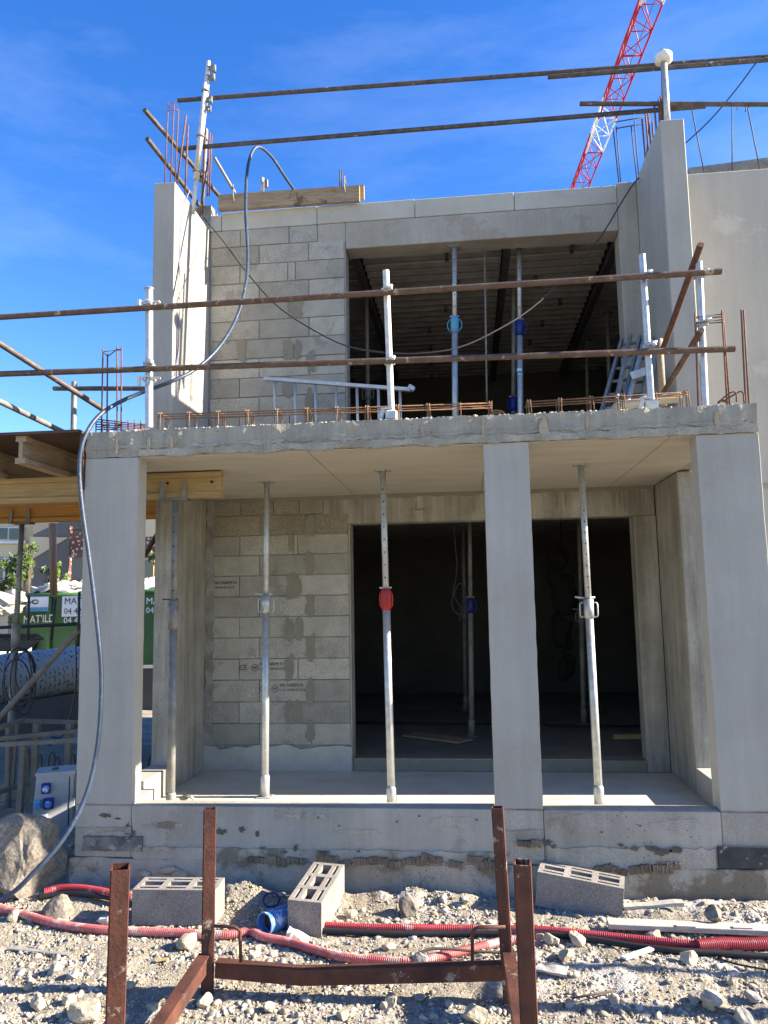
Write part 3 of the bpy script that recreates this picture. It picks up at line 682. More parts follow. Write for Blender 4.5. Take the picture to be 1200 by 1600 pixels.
lo, hi = px_dir((905, 830), (912, 1110), 4.4, 4.4, .1, 2.615)
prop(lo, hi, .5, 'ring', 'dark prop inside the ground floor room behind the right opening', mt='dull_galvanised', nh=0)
q = MB(); a, b = at(757, 392, Y=2.5), at(761, 640, Y=2.5); q.tube([a, b], .011, 6); solo(q, 'hanging_rod', 'dull_galvanised', 'thin grey rod hanging in the upper opening between two props', 'rod')

# coil of lead hanging in the lower room
pts = [at(x, y, Y=3.1) for x, y in ((709, 818), (711, 850), (714, 880), (712, 905), (708, 925), (718, 945), (728, 950), (726, 920), (718, 912), (710, 925), (706, 945), (716, 960), (730, 955), (735, 940))]
q = MB(); q.tube(spline(pts, 5), .008, 6); solo(q, 'coiled_lead', 'grey_cable', 'grey lead hanging in a knotted loop inside the ground floor room', 'cable')
# dark jackets hanging in the room
q = MB()
for i, (x, y, s_) in enumerate(((872, 870, .14), (880, 930, .2), (878, 990, .2), (884, 1040, .14), (866, 900, .12))):
    bm = stone_mesh(3, 80+i, .6, (s_, .1, s_*1.5)); bmesh.ops.translate(bm, verts=bm.verts, vec=at(x, y, Y=5.0))
    me2 = bpy.data.meshes.new('t'); bm.to_mesh(me2); bm.free(); q.bm.from_mesh(me2)
q.tube([at(876, 815, Y=5.0), at(876, 870, Y=5.0)], .008, 6)
solo(q, 'hanging_bundle', 'dark_void', 'dark bundle hanging from the ceiling of the ground floor room', 'bundle')
q = MB(); q.beam(at(640, 1147, Z=.12), at(728, 1158, Z=.12), .25, .02); solo(q, 'loose_board', 'timber_grey', 'shaded board lying flat at the foot of the inner blue collar prop', 'board')
q = MB(); q.beam(at(958, 1151, Y=3.3), at(1012, 1150, Y=3.3), .06, .05); solo(q, 'wood_offcut', 'timber_yellow', 'short wooden offcut on the room floor by the right jamb', 'offcut')
q = MB(); q.tube([at(552, 1129, Z=.13), at(770, 1131, Z=.13)], .012, 6); solo(q, 'floor_cable', 'black_cable', 'black cable lying straight across the room floor, left opening', 'cable')
q = MB(); q.tube([at(850, 1133, Z=.13), at(1006, 1135, Z=.13)], .012, 6); solo(q, 'floor_cable', 'black_cable', 'black cable lying straight across the room floor, right opening', 'cable')
q = MB(); q.tube([at(287, 1243, Z=.01), at(298, 1245, Z=.03), at(303, 1249, Z=.01)], .012, 6); q.tube([at(292, 1240, Z=.02), at(296, 1247, Z=.01)], .014, 6); solo(q, 'bolt', 'galvanised', 'loose galvanised bolt on the balcony floor beside the left prop', 'bolt')
q = MB(); q.tube([at(405, 1203, Z=.01), at(435, 1203, Z=.01)], .004, 5); solo(q, 'iron_rod', 'dark_metal', 'short thin rod on the balcony floor behind the handled prop', 'rod')

# ---------------------------------------------------------------- guardrail on the slab edge
def tubething(name, p0, p1, r, m, label, cat, group=None, n=10, rust_ends=True):
    q = MB(); q.pipe(p0, p1, r, n); return solo(q, name, m, label, cat, group, loc=(Vector(p0)+Vector(p1))/2)
tubething('guardrail_tube', at(-30, 497.5, Y=.14), at(1127, 424, Y=.13), .022, 'brown_tube', 'long brown scaffold tube, upper rail along the slab edge', 'tube', 'rails along the slab edge')
tubething('guardrail_tube', at(-30, 585.5, Y=.16), at(1148, 545, Y=.16), .022, 'brown_tube', 'long brown scaffold tube, lower rail along the slab edge', 'tube', 'rails along the slab edge')
def gpost(pt, pb, clamps, m, label, r=.024, foot_=True, hook='hook'):
    pt, pb = Vector(pt), Vector(pb); u = (pt-pb).normalized()
    T = thing('guardrail_post', pb, label, 'post', 'guardrail posts on the slab edge')
    q = MB(); q.pipe(pb, pt, r, 10); q.build('tube', m, T)
    for y in clamps:
        t = (y[0]-pb.z)/(pt.z-pb.z); p = pb+(pt-pb)*t
        q = MB(); q.obox(p, (.075, .06, .03), None, .004); q.obox(p+V(.03, -.04, .012), (.03, .05, .035), None, .004)
        q.tube([p+V(-.02, -.06, .0), p+V(.05, -.06, .02)], .008, 6); q.build('clamp', m, T)
    if foot_:
        q = MB(); q.obox(pb+V(0, 0, .03), (.085, .07, .07), None, .01); q.obox(pb+V(-.07, -.01, .035), (.03, .03, .08), Matrix.Rotation(.3, 3, 'Y'), .005); q.obox(pb+V(-.03, -.01, .08), (.09, .03, .015), None, .003)
        q.build('shoe', 'painted_post', T)
    return T
pm = 'painted_post'
gpost(at(233, 452, Y=.2), at(233, 668, Y=.2), ((3.8,), (3.35,)), 'galvanised', 'thick galvanised post at the left end of the slab edge', r=.029, foot_=False)
q = MB(); p = at(233, 452, Y=.2); q.tube([p, p+V(0, 0, .008)], .037, 12); q.build('cap', 'galvanised', bpy.data.objects['guardrail_post'])
for yy_ in (455, 590):
    p = at(233, yy_+(20 if yy_ < 500 else 3), Y=.2); q = MB(); q.ring(p, (0, .3, 1), .046, .007, 14, 6); q.obox(p+V(.06, -.03, 0), (.07, .03, .012)); q.obox(p+V(-.055, -.05, -.02), (.02, .03, .07)); q.build('clamp', 'painted_post', bpy.data.objects['guardrail_post'])
gpost(at(603, 423, Y=.2), at(612, 656, Y=.2), ((3.81,), (3.28,)), pm, 'leaning whitish post near the middle of the slab edge')
gpost(at(1003, 398, Y=.2), at(1018, 640, Y=.2), ((3.80,), (3.29,)), 'galvanised', 'galvanised post in front of the leaning ladders')
gpost(at(1092, 410, Y=.24), at(1102, 634, Y=.24), ((3.80,), (3.45,)), 'galvanised', 'galvanised post at the right end of the slab edge beside the rebar cage', foot_=False)
tubething('brace_tube', at(1095, 382, Y=.1), at(1036, 545, Y=1.1), .024, 'rust', 'rusty tube slanting up past the right end post', 'tube', 'slanting rusty tubes')
tubething('brace_tube', at(1096, 516, Y=.12), at(1038, 612, Y=1.1), .022, 'brown_tube', 'speckled tube slanting low behind the right end post', 'tube', 'slanting rusty tubes')
q = MB(); q.tube([at(1030, 530, Y=1.2), at(1036, 635, Y=1.2)], .03, 8); solo(q, 'timber_stake', 'timber_grey', 'dark upright timber beside the leaning ladders', 'timber')

# rebar starters along the slab edge
def rebar_ladder(x0, x1, ytop, label, group='low rebar cages along the slab edge'):
    a, b = at(x0, ytop[0], Y=.3), at(x1, ytop[1], Y=.3); n = max(2, int(round((b.x-a.x)/.22)))
    T = thing('rebar_cage', (a+b)/2-V(0, 0, .1), label, 'rebar cage', group)
    for yo, zo in ((0, 0), (0, -.018), (.14, 0.0)):
        q = MB(); q.tube([a+V(0, yo, zo), b+V(.03, yo, zo)], .005, 6); q.build('longitudinal_bar', 'rebar_brown', T)
    for i in range(n+1):
        p = a+(b-a)*(i/n)+V(.02, 0, 0); j = rs.uniform(-.012, .012)
        q = MB(); z0 = ZS-.02
        for o_ in (-.009, .009):
            q.tube([V(p.x+o_+j, .285, z0), V(p.x+o_, .285, p.z+.004), V(p.x+o_, .30, p.z+.013), V(p.x+o_, .44, p.z+.013), V(p.x+o_+j, .455, z0)], .004, 6)
        q.build('stirrup', 'rebar_brown', T)
    return T
rebar_ladder(246, 762, (648, 630), 'long low rebar cage rising from the slab edge, left of the middle gap')
rebar_ladder(822, 1068, (628, 613), 'short low rebar cage rising from the slab edge in front of the leaning ladders')
def cage(pts_base, pts_top, label, stir=(0.97,), r=.006, m='rebar', group='upright rebar cages', extra=0):
    T = thing('rebar_cage', pts_base[0], label, 'rebar cage', group)
    for a, b in zip(pts_base, pts_top):
        q = MB(); q.tube([a, b], r, 6); q.build('upright_bar', m, T)
    for t in stir:
        ring_ = [Vector(a)+(Vector(b)-Vector(a))*t for a, b in zip(pts_base, pts_top)]
        q = MB(); q.tube(ring_, r*.8, 5, closed=len(ring_) > 2); q.build('stirrup', m, T)
    return T
# left corner of the slab
Yc = (.35, .35, .5, .5)
order = [((161, 545), (159, 680)), ((190, 542), (190, 680)), ((183, 541), (184, 680)), ((168, 553), (168, 680))]
cage([V(at(b[0], 660, Y=y).x, y, ZS-.02) for (t, b), y in zip(order, Yc)], [at(*t, Y=y) for (t, b), y in zip(order, Yc)], 'upright rusty rebar cage at the left corner of the slab', m='rebar', stir=(.97, .12, .2))
q = MB()
for i in range(5):
    a = at(150, 655+i*4, Y=.3+.03*i); b = at(228, 664+i*2, Y=.3+.05*i); q.tube([a, b], .005, 5)
for i in range(9):
    x = 150+i*10; p = at(x, 662, Y=.32); q.tube([V(p.x, p.y, ZS-.01), p+V(0, 0, .03)], .005, 5)
solo(q, 'rebar_mat', 'rebar', 'small tangle of thin rebar lying at the left corner of the slab', 'rebar')
order = [((1086, 490), (1091, 640)), ((1128, 485), (1136, 632)), ((1130, 489), (1140, 632)), ((1091, 492), (1098, 640))]
cage([at(*b, Y=y) for (t, b), y in zip(order, (.18, .18, .4, .4))], [at(*t, Y=y) for (t, b), y in zip(order, (.18, .18, .4, .4))], 'upright rusty rebar cage on the right corner of the slab', stir=(.96, .90))
order = [((1158, 483), (1165, 632)), ((1162, 484), (1170, 632))]
cage([at(*b, Y=.2) for (t, b) in order], [at(*t, Y=.2) for (t, b) in order], 'pair of rusty upright bars at the far right corner of the slab', stir=())
q = MB(); q.tube(spline([at(x, y, Y=.12) for x, y in ((1122, 631), (1130, 622), (1143, 613), (1150, 614), (1151, 628))], 4), .006, 6)
q.tube(spline([at(x, y, Y=.14) for x, y in ((1132, 626), (1148, 616), (1160, 612), (1163, 630))], 4), .006, 6); q.tube(spline([at(x, y, Y=.12) for x, y in ((1122, 629), (1128, 626), (1138, 629))], 4), .009, 6)
solo(q, 'bent_rebar', 'rebar', 'bent rebar hoops lying low between the right corner bars', 'rebar')
q = MB(); q.tube(spline([at(x, y, Y=.2) for x, y in ((767, 648), (772, 642), (785, 643), (788, 648))], 4), .007, 6); q.tube([at(768, 646, Y=.2), at(786, 645, Y=.2)], .006, 6)
solo(q, 'rebar_offcut', 'rebar_brown', 'short bent rebar offcut in the gap between the low cages', 'rebar')

# ---------------------------------------------------------------- top of the upper storey
tubething('guardrail_tube', at(278, 157, Y=1.75), at(1230, 86.5, Y=1.75), .022, 'dark_tube', 'dark scaffold tube, highest rail above the roof edge starting left', 'tube', 'rails above the upper wall')
tubething('guardrail_tube', at(286, 232, Y=1.75), at(1102, 166, Y=1.75), .022, 'dark_tube', 'dark scaffold tube, second rail above the roof edge running left', 'tube', 'rails above the upper wall')
tubething('guardrail_tube', at(856, 120.5, Y=1.68), at(1230, 91, Y=1.68), .022, 'dark_tube', 'dark scaffold tube overlapping the highest rail beneath the white cap', 'tube', 'rails above the upper wall')
tubething('guardrail_tube', at(906, 162, Y=1.62), at(1230, 163, Y=1.62), .022, 'dark_tube', 'dark scaffold tube crossing the crane jib and leaving the picture right', 'tube', 'rails above the upper wall')
tubething('scaffold_tube', at(226, 172, Y=1.1), at(344, 308, Y=2.6), .022, 'dark_tube', 'upper slanting tube behind the left fin wall', 'tube', 'slanting tubes behind the left fin')
tubething('scaffold_tube', at(230, 217, Y=1.15), at(312, 322, Y=2.3), .022, 'dark_tube', 'lower slanting tube behind the left fin wall', 'tube', 'slanting tubes behind the left fin')
tubething('scaffold_tube', at(335, 246, Y=2.2), at(367, 301, Y=2.5), .016, 'dull_galvanised', 'short slanting bar rising behind the left end of the plank', 'bar')
# telescopic post at the left
T = thing('guardrail_post', at(300, 330, Y=1.7), 'tall pale telescopic post with brackets at the top left of the building', 'post')
pa, pb_ = at(326, 96, Y=1.7), at(301, 334, Y=1.7); d = pb_-pa
q = MB(); q.pipe(pa, pa+d*.2, .020, 10); q.build('inner_tube', 'painted_post', T)
q = MB(); q.tube([pa+d*.15, pa+d*.78], .030, 12); q.build('outer_tube', 'painted_post', T)
q = MB(); q.tube([pa+d*.78, pb_], .021, 10); q.build('lower_tube', 'painted_post', T)
for t in (.2, .5, .73):
    q = MB(); q.ring(pa+d*t, d, .036, .008, 14, 6); q.build('collar_ring', 'dull_galvanised', T)
for t, s_ in ((.06, 1), (.12, 1), (.27, .8), (.33, .6)):
    q = MB(); p = pa+d*t; q.obox(p+V(.05, -.01, .0), (.05*s_, .03, .05*s_), None, .006); q.obox(p+V(.035, -.01, .03), (.07, .02, .012)); q.tube([p+V(.075, -.01, -.035), p+V(.075, -.01, .04)], .014*s_, 8); q.build('bracket', 'dull_galvanised', T)
T = thing('guardrail_post', at(312, 320, Y=2.2), 'grey bracket post behind the leaning rebars at the top left', 'post')
q = MB(); q.tube([at(322, 205, Y=2.2), at(316, 325, Y=2.2)], .02, 8); q.build('tube', 'dull_galvanised', T)
q = MB(); p = at(322, 212, Y=2.2); q.obox(p+V(0, -.02, 0), (.05, .04, .13), None, .008); p = at(315, 275, Y=2.2); q.obox(p, (.09, .04, .13), Matrix.Rotation(.4, 3, 'Y'), .01); q.build('clamp', 'dull_galvanised', T)
# post with white cap
pt_, pb_ = at(1037, 95, Y=1.55), at(1043, 190, Y=1.55)
T = thing('guardrail_post', pb_, 'galvanised post with a white mushroom cap on top of the right fin wall', 'post')
q = MB(); q.tube([pb_-V(0, 0, .1), pt_], .027, 10); q.build('tube', 'galvanised', T)
q = MB(); q.tube([pt_-V(0, 0, .02), pt_, pt_+V(0, 0, .05), pt_+V(0, 0, .065)], lambda i: (.045, .078, .078, .066)[i], 16); q.build('cap', 'white_paint', T)
q = MB(); q.tube([pt_+V(.0, 0, .06), pt_+V(.0, 0, .1), pt_+V(.01, 0, .11)], lambda i: (.035, .03, .015)[i], 8); q.build('cap_knob', 'mortar', T)
# rebars upright, left
def bars(lst, Yv, label, m='rebar', r=.0075, cat='rebar', hoop=None, group=None):
    T = thing('rebar_group', at(*lst[0][1], Y=Yv), label, cat, group)
    for i, (a, b) in enumerate(lst):
        q = MB(); q.tube([at(*a, Y=Yv+.03*(i % 3)), at(*b, Y=Yv+.03*(i % 3))], r, 6); q.build('bar', m, T)
    if hoop:
        q = MB(); q.tube([at(x, y, Y=Yv+.03*(i % 3)) for i, (x, y) in enumerate(hoop)], r*.7, 5, closed=True); q.build('hoop', m, T)
bars([((263, 162), (257, 290)), ((272, 163), (266, 290)), ((279, 172), (273, 290))], 1.4, 'three upright rusty bars with a hoop on the left fin wall', r=.006, hoop=((263, 161), (273, 160), (279, 171), (268, 172)))
bars([((291, 180), (276, 292)), ((294, 196), (289, 305))], 1.5, 'two slightly splayed rusty bars on the left fin wall', r=.0085)
bars([((328, 207), (324, 306)), ((331, 211), (327, 306)), ((321, 210), (316, 335)), ((316, 222), (302, 330)), ((325, 248), (312, 338))], 2.1, 'bundle of rusty bars behind the pale telescopic post', r=.0075)
bars([((531, 265), (531, 291)), ((534, 266), (534, 291)), ((538, 272), (541, 291))], 2.3, 'three short bars sticking up behind the right end of the plank', m='dark_metal', r=.007)
bars([((1032, 150), (1034, 205)), ((1022, 160), (1026, 210)), ((1034, 112), (1036, 190)), ((1042, 150), (1043, 192)), ((1029, 155), (1031, 200))], 1.6, 'bundle of bars tied to the white capped post', r=.008, m='rebar')
bars([((1008, 172), (1014, 245)), ((1012, 174), (1018, 240)), ((1015, 185), (1010, 250)), ((1003, 186), (1009, 255)), ((1019, 190), (1022, 228))], 1.9, 'bundle of upright bars behind the right fin wall', r=.008)
bars([((958, 200), (967, 287)), ((963, 198), (970, 287)), ((986, 196), (995, 280)), ((991, 188), (998, 276)), ((960, 191), (1011, 182)), ((962, 201), (1011, 192))], 2.35, 'thin dark rebar frame behind the crane jib', m='dark_metal', r=.006)
bars([((1081, 171), (1100, 268)), ((1144, 166), (1144, 268)), ((1168, 168), (1188, 268))], 2.3, 'thin hanging bars under the rail above the tall wall', m='dark_metal', r=.006)
bars([((1080, 168), (1085, 172)), ((1168, 166), (1171, 168)), ((1165, 165), (1165, 175)), ((1152, 165), (1152, 172))], 2.1, 'small wire hooks over the rail above the tall wall', m='dark_metal', r=.005)
q = MB(); q.beam(at(1075, 273, Y=2.5), at(1250, 250, Y=2.5), .1, .09); solo(q, 'edge_form', 'dull_galvanised', 'grey steel edge form on top of the tall wall', 'formwork')
q = MB()
for i in range(26):
    x = rs.uniform(1074, 1195); p = at(x, 272-(x-1075)*.085, Y=YB+.05); q.obox(V(p.x, p.y, 5.678), (rs.uniform(.01, .03), .02, rs.uniform(.01, .03)), Matrix.Rotation(rs.uniform(0, 3), 3, 'Z'))
q.build('wall_crumbs', 'white_mortar', B, kind='stuff')
# plank on the wall
T = thing('timber_plank', at(450, 325, Y=YB-.03), 'long weathered timber plank standing on edge on top of the block wall', 'plank')
a, b = at(342, 318, Y=YB-.05), at(562, 303, Y=YB-.05)
q = MB(); q.beam(a, b, .05, .165); q.build('board', 'plank', T)
q = MB(); q.beam(at(555, 302, Y=YB+.0), at(569, 301, Y=YB+.0), .05, .15); q.build('backing_board', 'timber_yellow', T)
for x, y in ((364, 296), (538, 283)):
    q = MB(); q.tube([at(x, y-8, Y=YB-.05), at(x, y+10, Y=YB-.09), at(x+2, y+20, Y=YB-.085)], .007, 6); q.tube([at(x, y-2, Y=YB-.06), at(x+4, y+8, Y=YB+.05)], .007, 6); q.build('form_clamp', 'dull_galvanised', T)
T = thing('short_post', at(412, 300, Y=2.4), 'short galvanised post end with a clamp behind the plank', 'post')
q = MB(); q.tube([at(410, 278, Y=2.4), at(410, 300, Y=2.4)], .02, 8); q.build('tube', 'galvanised', T)
q = MB(); q.obox(at(416, 287, Y=2.38), (.04, .03, .09), None, .006); q.build('clamp', 'dull_galvanised', T)

# ---------------------------------------------------------------- cables and hose
hp = [(462, 300, 2.5), (445, 276, 2.3), (425, 246, 2.1), (406, 230, 1.9), (394, 238, 1.8), (386, 270, 1.7), (384, 330, 1.5), (387, 400, 1.3), (383, 450, 1.1), (368, 500, .9), (340, 545, .65), (305, 577, .45), (268, 596, .3), (225, 612, .3), (190, 627, .2), (160, 645, .05), (140, 668, -.05), (127, 700, -.1), (124, 740, -.1), (129, 800, -.1), (139, 870, -.1), (149, 950, -.1), (157, 1030, -.12), (158, 1090, -.14), (153, 1160, -.16), (140, 1225, -.2), (118, 1280, -.28), (88, 1325, -.36), (52, 1364, -.42), (18, 1396, -.44), (-30, 1420, -.44)]
q = MB(); q.tube(spline([at(x, y, Y=v) for x, y, v in hp], 8), .0155, 9); solo(q, 'water_hose', 'hose', 'thick blue grey hose looping down from the roof past the left pillar to the boulder', 'hose')
cp_ = [(318, 340, 2.2), (345, 372, 1.9), (385, 425, 1.3), (430, 475, .9), (480, 510, .7), (540, 540, .55), (600, 551, .5), (660, 552, .5), (720, 542, .6), (780, 514, .8), (830, 482, 1.1), (881, 436, 1.5), (925, 388, 1.8), (950, 352, 1.9), (970, 318, 2.0), (996, 280, 2.1), (1022, 262, 2.5), (1066, 228, 2.4), (1110, 187, 2.0), (1150, 140, 1.8), (1180, 100, 1.7), (1192, 88, 1.68), (1198, 93, 1.66)]
q = MB(); q.tube(spline([at(x, y, Y=v) for x, y, v in cp_], 6), .0062, 6); solo(q, 'slack_cable', 'grey_cable', 'thin cable sagging across the upper opening and up to the top right rail', 'cable')
q = MB(); q.tube(spline([at(x, y, X=.135) for x, y in ((296, 298), (289, 318), (283, 350), (280, 420), (280, 490), (278, 550), (272, 588))], 6), .006, 6); solo(q, 'thin_cable', 'blue_cable', 'thin bluish cable hanging on the sunlit face of the left fin', 'cable')

# ---------------------------------------------------------------- ladders on the upper floor
def ladder(p0, p1, side, n, label, wv, m='aluminium', group=None, rw=.03, rh=.065):
    p0, p1, side = Vector(p0), Vector(p1), Vector(side)
    T = thing('ladder', (p0+p1)/2, label, 'ladder', group); u = (p1-p0)
    nm = u.cross(side).normalized()
    for k_ in (0, 1):
        q = MB(); q.beam(p0+side*wv*k_, p1+side*wv*k_, rw, rh, up=nm); q.build('rail', m, T)
    for i in range(n):
        p = p0+u*((i+.5)/n)
        q = MB(); q.tube([p, p+side*wv], .014, 6); q.build('rung', m, T)
    return T
a, b = at(414, 592, Y=1.75), at(642, 609, Y=1.55)
T = ladder(a, b, V(0, .05, -1), 7, 'aluminium ladder standing on its long edge by the block wall', .62)
q = MB(); p = at(643, 606, Y=1.53); q.obox(p, (.06, .05, .04), Matrix.Rotation(.6, 3, 'Y'), .005); q.build('end_cap', 'aluminium', T)
for i, (xb, xt, dy) in enumerate(((938, 972, 0), (965, 1003, .1))):
    a, b = at(xb, 650, Y=1.25+dy), at(xt, 530+i*4, Y=1.95)
    ladder(a, b, V(.9, -.25, 0), 6, ('folded aluminium ladder leaning at the left of the right fin', 'second aluminium ladder leaning closest to the right fin')[i], .17, m='dull_galvanised', rw=.024, rh=.05, group='ladders leaning by the right fin')
for i, (xb, xt) in enumerate(((958, 985), (975, 1008), (1000, 1019), (1012, 1026))):
    q = MB(); q.pipe(at(xb, 648, Y=1.1+.05*i), at(xt, 524+i*3, Y=1.9), .022+.003*(i % 2), 8)
    if i == 1: q.obox(at(1000, 583, Y=1.4), (.16, .03, .07), Matrix.Rotation(-.3, 3, 'Y'), .005)
    solo(q, 'loose_tube', 'galvanised' if i % 2 else 'dull_galvanised', ('dull tube leaning between the two ladders', 'bright tube with a bracket leaning among the ladders', 'dull tube leaning against the right fin', 'bright tube closest to the fin among the leaning tubes')[i], 'tube', 'tubes leaning by the right fin')
q = MB(); q.obox(at(1010, 628, Y=.9), (.5, .16, .05), Matrix.Rotation(-.1, 3, 'Y'), .01); q.rough(.06, .01, 8, 2); solo(q, 'cement_sack', 'white_mortar', 'flattened pale sack under the leaning ladders', 'sack')

# ---------------------------------------------------------------- formwork platform on the left
def ibeam(p0, p1, m, label, group, cat='timber beam', h=.2, wf=.08, name='timber_beam'):
    p0, p1 = Vector(p0), Vector(p1); T = thing(name, (p0+p1)/2, label, cat, group); z = V(0, 0, 1)
    for s_ in (-1, 1):
        q = MB(); q.beam(p0+z*s_*(h/2-.02), p1+z*s_*(h/2-.02), .04, wf, up=V(0, 0, 1)) if False else q.beam(p0+z*s_*(h/2-.02), p1+z*s_*(h/2-.02), wf, .04)
        q.build('flange', m, T)
    q = MB(); q.beam(p0, p1, .03, h-.08); q.build('web', m, T)
    return T
ga = 'timber beams carrying the formwork deck'
T = ibeam((-3.4, .62, 2.50), (at(347, 755, Y=.62).x, .62, 2.50), 'timber_yellow', 'front yellow timber beam running behind the left pillar under the slab', ga)
for x, y in ((262, 755), (331, 753)):
    p = at(x, y, Y=.60); q = MB(); q.tube([p, p-V(0, .004, 0)], .011, 8); q.build('bolt_hole', 'dark_void', T)
ibeam((-4.2, 1.9, 2.50), (-.085, 1.9, 2.50), 'timber_orange', 'rear orange timber beam ending at the side wall', ga)
for i, x in enumerate((-.48, -1.0, -1.6, -2.3, -3.0)):
    ibeam((x, -.02, 2.70), (x, 2.4, 2.70), 'timber_grey', ('cross beam nearest the building above the yellow beam', 'second cross beam from the building under the plywood', 'third cross beam from the building under the plywood', 'fourth cross beam from the building under the plywood', 'cross beam furthest from the building under the plywood')[i], 'cross beams under the plywood', )
q = MB(); q.box(-3.4, -.02, -.06, 2.5, 2.802, 2.822); solo(q, 'plywood_sheet', 'plywood', 'dark plywood deck on timber beams left of the slab', 'plywood')
q = MB(); q.box(-.035, -.004, -.02, .1, 2.4, 2.80); solo(q, 'edge_board', 'rust', 'narrow brown board between the plywood deck and the slab end', 'board')
lo, hi = px_dir((34, 822), (16, 1150), 1.9, 1.9, GR, 2.395)
prop(lo, hi, .60, 'plain', 'tall dull prop under the orange beam with a black cable coil on it', mt='dull_galvanised', fork=True, nh=8)
p = at(115, 680, Y=1.0)
gpost(at(116, 597, Y=1.0), V(p.x, 1.0, 2.822), ((3.05,),), 'dull_galvanised', 'short grey post standing on the plywood deck', foot_=False)
tubething('scaffold_tube', at(84, 607, Y=.98), at(232, 607, Y=.9), .02, 'dark_tube', 'short dark horizontal tube over the plywood deck', 'tube', 'tubes over the plywood deck')
tubething('scaffold_tube', at(-30, 518, Y=.1), at(161, 640, Y=1.1), .024, 'dark_tube', 'upper slanting tube at the left over the plywood deck', 'tube', 'tubes over the plywood deck')
tubething('scaffold_tube', at(-30, 613, Y=.3), at(101, 676, Y=1.5), .024, 'dull_galvanised', 'lower slanting tube at the left reaching the plywood deck', 'tube', 'tubes over the plywood deck')
tubething('brace_tube', at(122, 985, Y=1.5), at(-40, 1165, Y=1.5), .026, 'rack_grey', 'pale brace slanting behind the left pillar', 'tube')
tubething('brace_tube', at(253, 822, Y=2.5), at(226, 868, Y=2.5), .024, 'dark_metal', 'dark brace seen between the left pillar and the side wall', 'tube')
tubething('scaffold_tube', at(-30, 982, Y=3.6), at(122, 975, Y=3.6), .02, 'black_cable', 'dark horizontal rail in front of the green skip', 'tube')
# cable coil on the prop
q = MB()
for i, (cx, cy, rx, ry) in enumerate(((30, 1058, 24, 46), (36, 1065, 20, 52), (26, 1070, 22, 40), (40, 1052, 16, 34))):
    q.tube([at(cx+rx*math.cos(t), cy+ry*math.sin(t), Y=1.82+.01*i) for t in np.linspace(0, 6.1, 22)], .007, 5)
q.tube(spline([at(x, y, Y=1.8) for x, y in ((44, 1020), (50, 1060), (46, 1120), (52, 1150), (80, 1165))], 4), .007, 5)
q.tube(spline([at(x, y, Y=1.8) for x, y in ((118, 985), (119, 1060), (112, 1110), (98, 1150), (80, 1152))], 4), .007, 5)
solo(q, 'cable_coil', 'black_cable', 'black cable coiled on the dull prop at the left', 'cable')

# metal rack at the left
T = thing('metal_rack', at(60, 1310, Y=1.15), 'grey tubular storage rack standing left of the power box', 'rack')
def rk(a, b, Ya, Yb, wv=.035, name='rail', m='rack_grey'):
    q = MB(); q.beam(at(*a, Y=Ya), at(*b, Y=Yb), wv, wv); q.build(name, m, T)
rk((-10, 1140), (36, 1125), .9, 1.5); rk((34, 1126), (130, 1129), 1.5, 1.6); rk((-10, 1155), (130, 1141), 1.2, 1.5); rk((-10, 1164), (130, 1156), 1.0, 1.1)
rk((13, 1132), (12, 1240), 1.3, 1.3, name='upright'); rk((27, 1130), (20, 1228), 1.4, 1.4, .026, 'upright'); rk((37, 1165), (28, 1320), 1.05, 1.05, .045, 'upright'); rk((58, 1130), (52, 1262), 1.4, 1.4, .05, 'upright')
rk((109, 1130), (106, 1200), 1.5, 1.5, .05, 'upright'); rk((42, 1170), (46, 1225), 1.5, 1.5, .04, 'upright')
rk((-10, 1241), (30, 1227), 1.0, 1.4); rk((28, 1229), (58, 1231), 1.4, 1.4); rk((-10, 1270), (56, 1260), 1.1, 1.2, .03); rk((-10, 1328), (56, 1318), .9, 1.0, .045, m='painted_post')  # bottom bar is paler: sunlight put into its colour
# rebar loops beyond the power box
for i, (x, y) in enumerate(((80, 1182), (88, 1190), (60, 1186), (25, 1190), (236, 1186), (112, 1186))):
    q = MB(); Yv = 2.4 if x < 200 else 2.0; q.tube(spline([at(x+dx, y+dy, Y=Yv) for dx, dy in ((-5, 30), (-4, 5), (0, -6), (4, -5), (5, 10), (4, 30))], 4), .009, 6)
    solo(q, 'rebar_loop', 'dark_metal', ('tall dark rebar loop just behind the power box', 'short dark rebar loop behind the power box', 'dark rebar loop left of the power box', 'dark rebar loop at the far left behind the rack', 'dark rebar loop seen between the left pillar and side wall', 'dark rebar loop beside the left pillar')[i], 'rebar', 'rebar loops in the shaded trench')
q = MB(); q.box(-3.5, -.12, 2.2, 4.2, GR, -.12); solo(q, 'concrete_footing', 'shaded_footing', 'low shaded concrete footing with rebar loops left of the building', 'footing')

# power box
Tb = thing('power_box', at(86, 1330, Y=.55), 'grey site power box with blue and red sockets beside the left pillar', 'power box')
x0 = at(60, 1260, Y=.5).x; x1 = at(106, 1260, Y=.5).x; zt = at(85, 1212, Y=.5).z; zb = at(85, 1318, Y=.5).z
A_, B_ = V(x0, .42, 0), V(x1+.02, .53, 0); fx = (B_-A_).normalized(); fn = V(fx.y, -fx.x, 0); bk = -fn*.24; Wd = (B_-A_).length
def bp(u_, z, o_=0): return A_+fx*u_+fn*o_+V(0, 0, z)
zt = at(85, 1212, Y=.45).z; zb = at(85, 1318, Y=.45).z
q = MB(); q.prism([bp(-.012, zb), bp(Wd, zb), bp(Wd, zt), bp(.02, zt)], bk); q.build('casing', 'box_grey', Tb)
q = MB(); q.prism([bp(.012, zt, .012), bp(Wd+.012, zt, .012), bp(Wd+.012, zt)+bk, bp(.012, zt)+bk], V(0, 0, .02)); q.build('lid', 'box_grey', Tb)
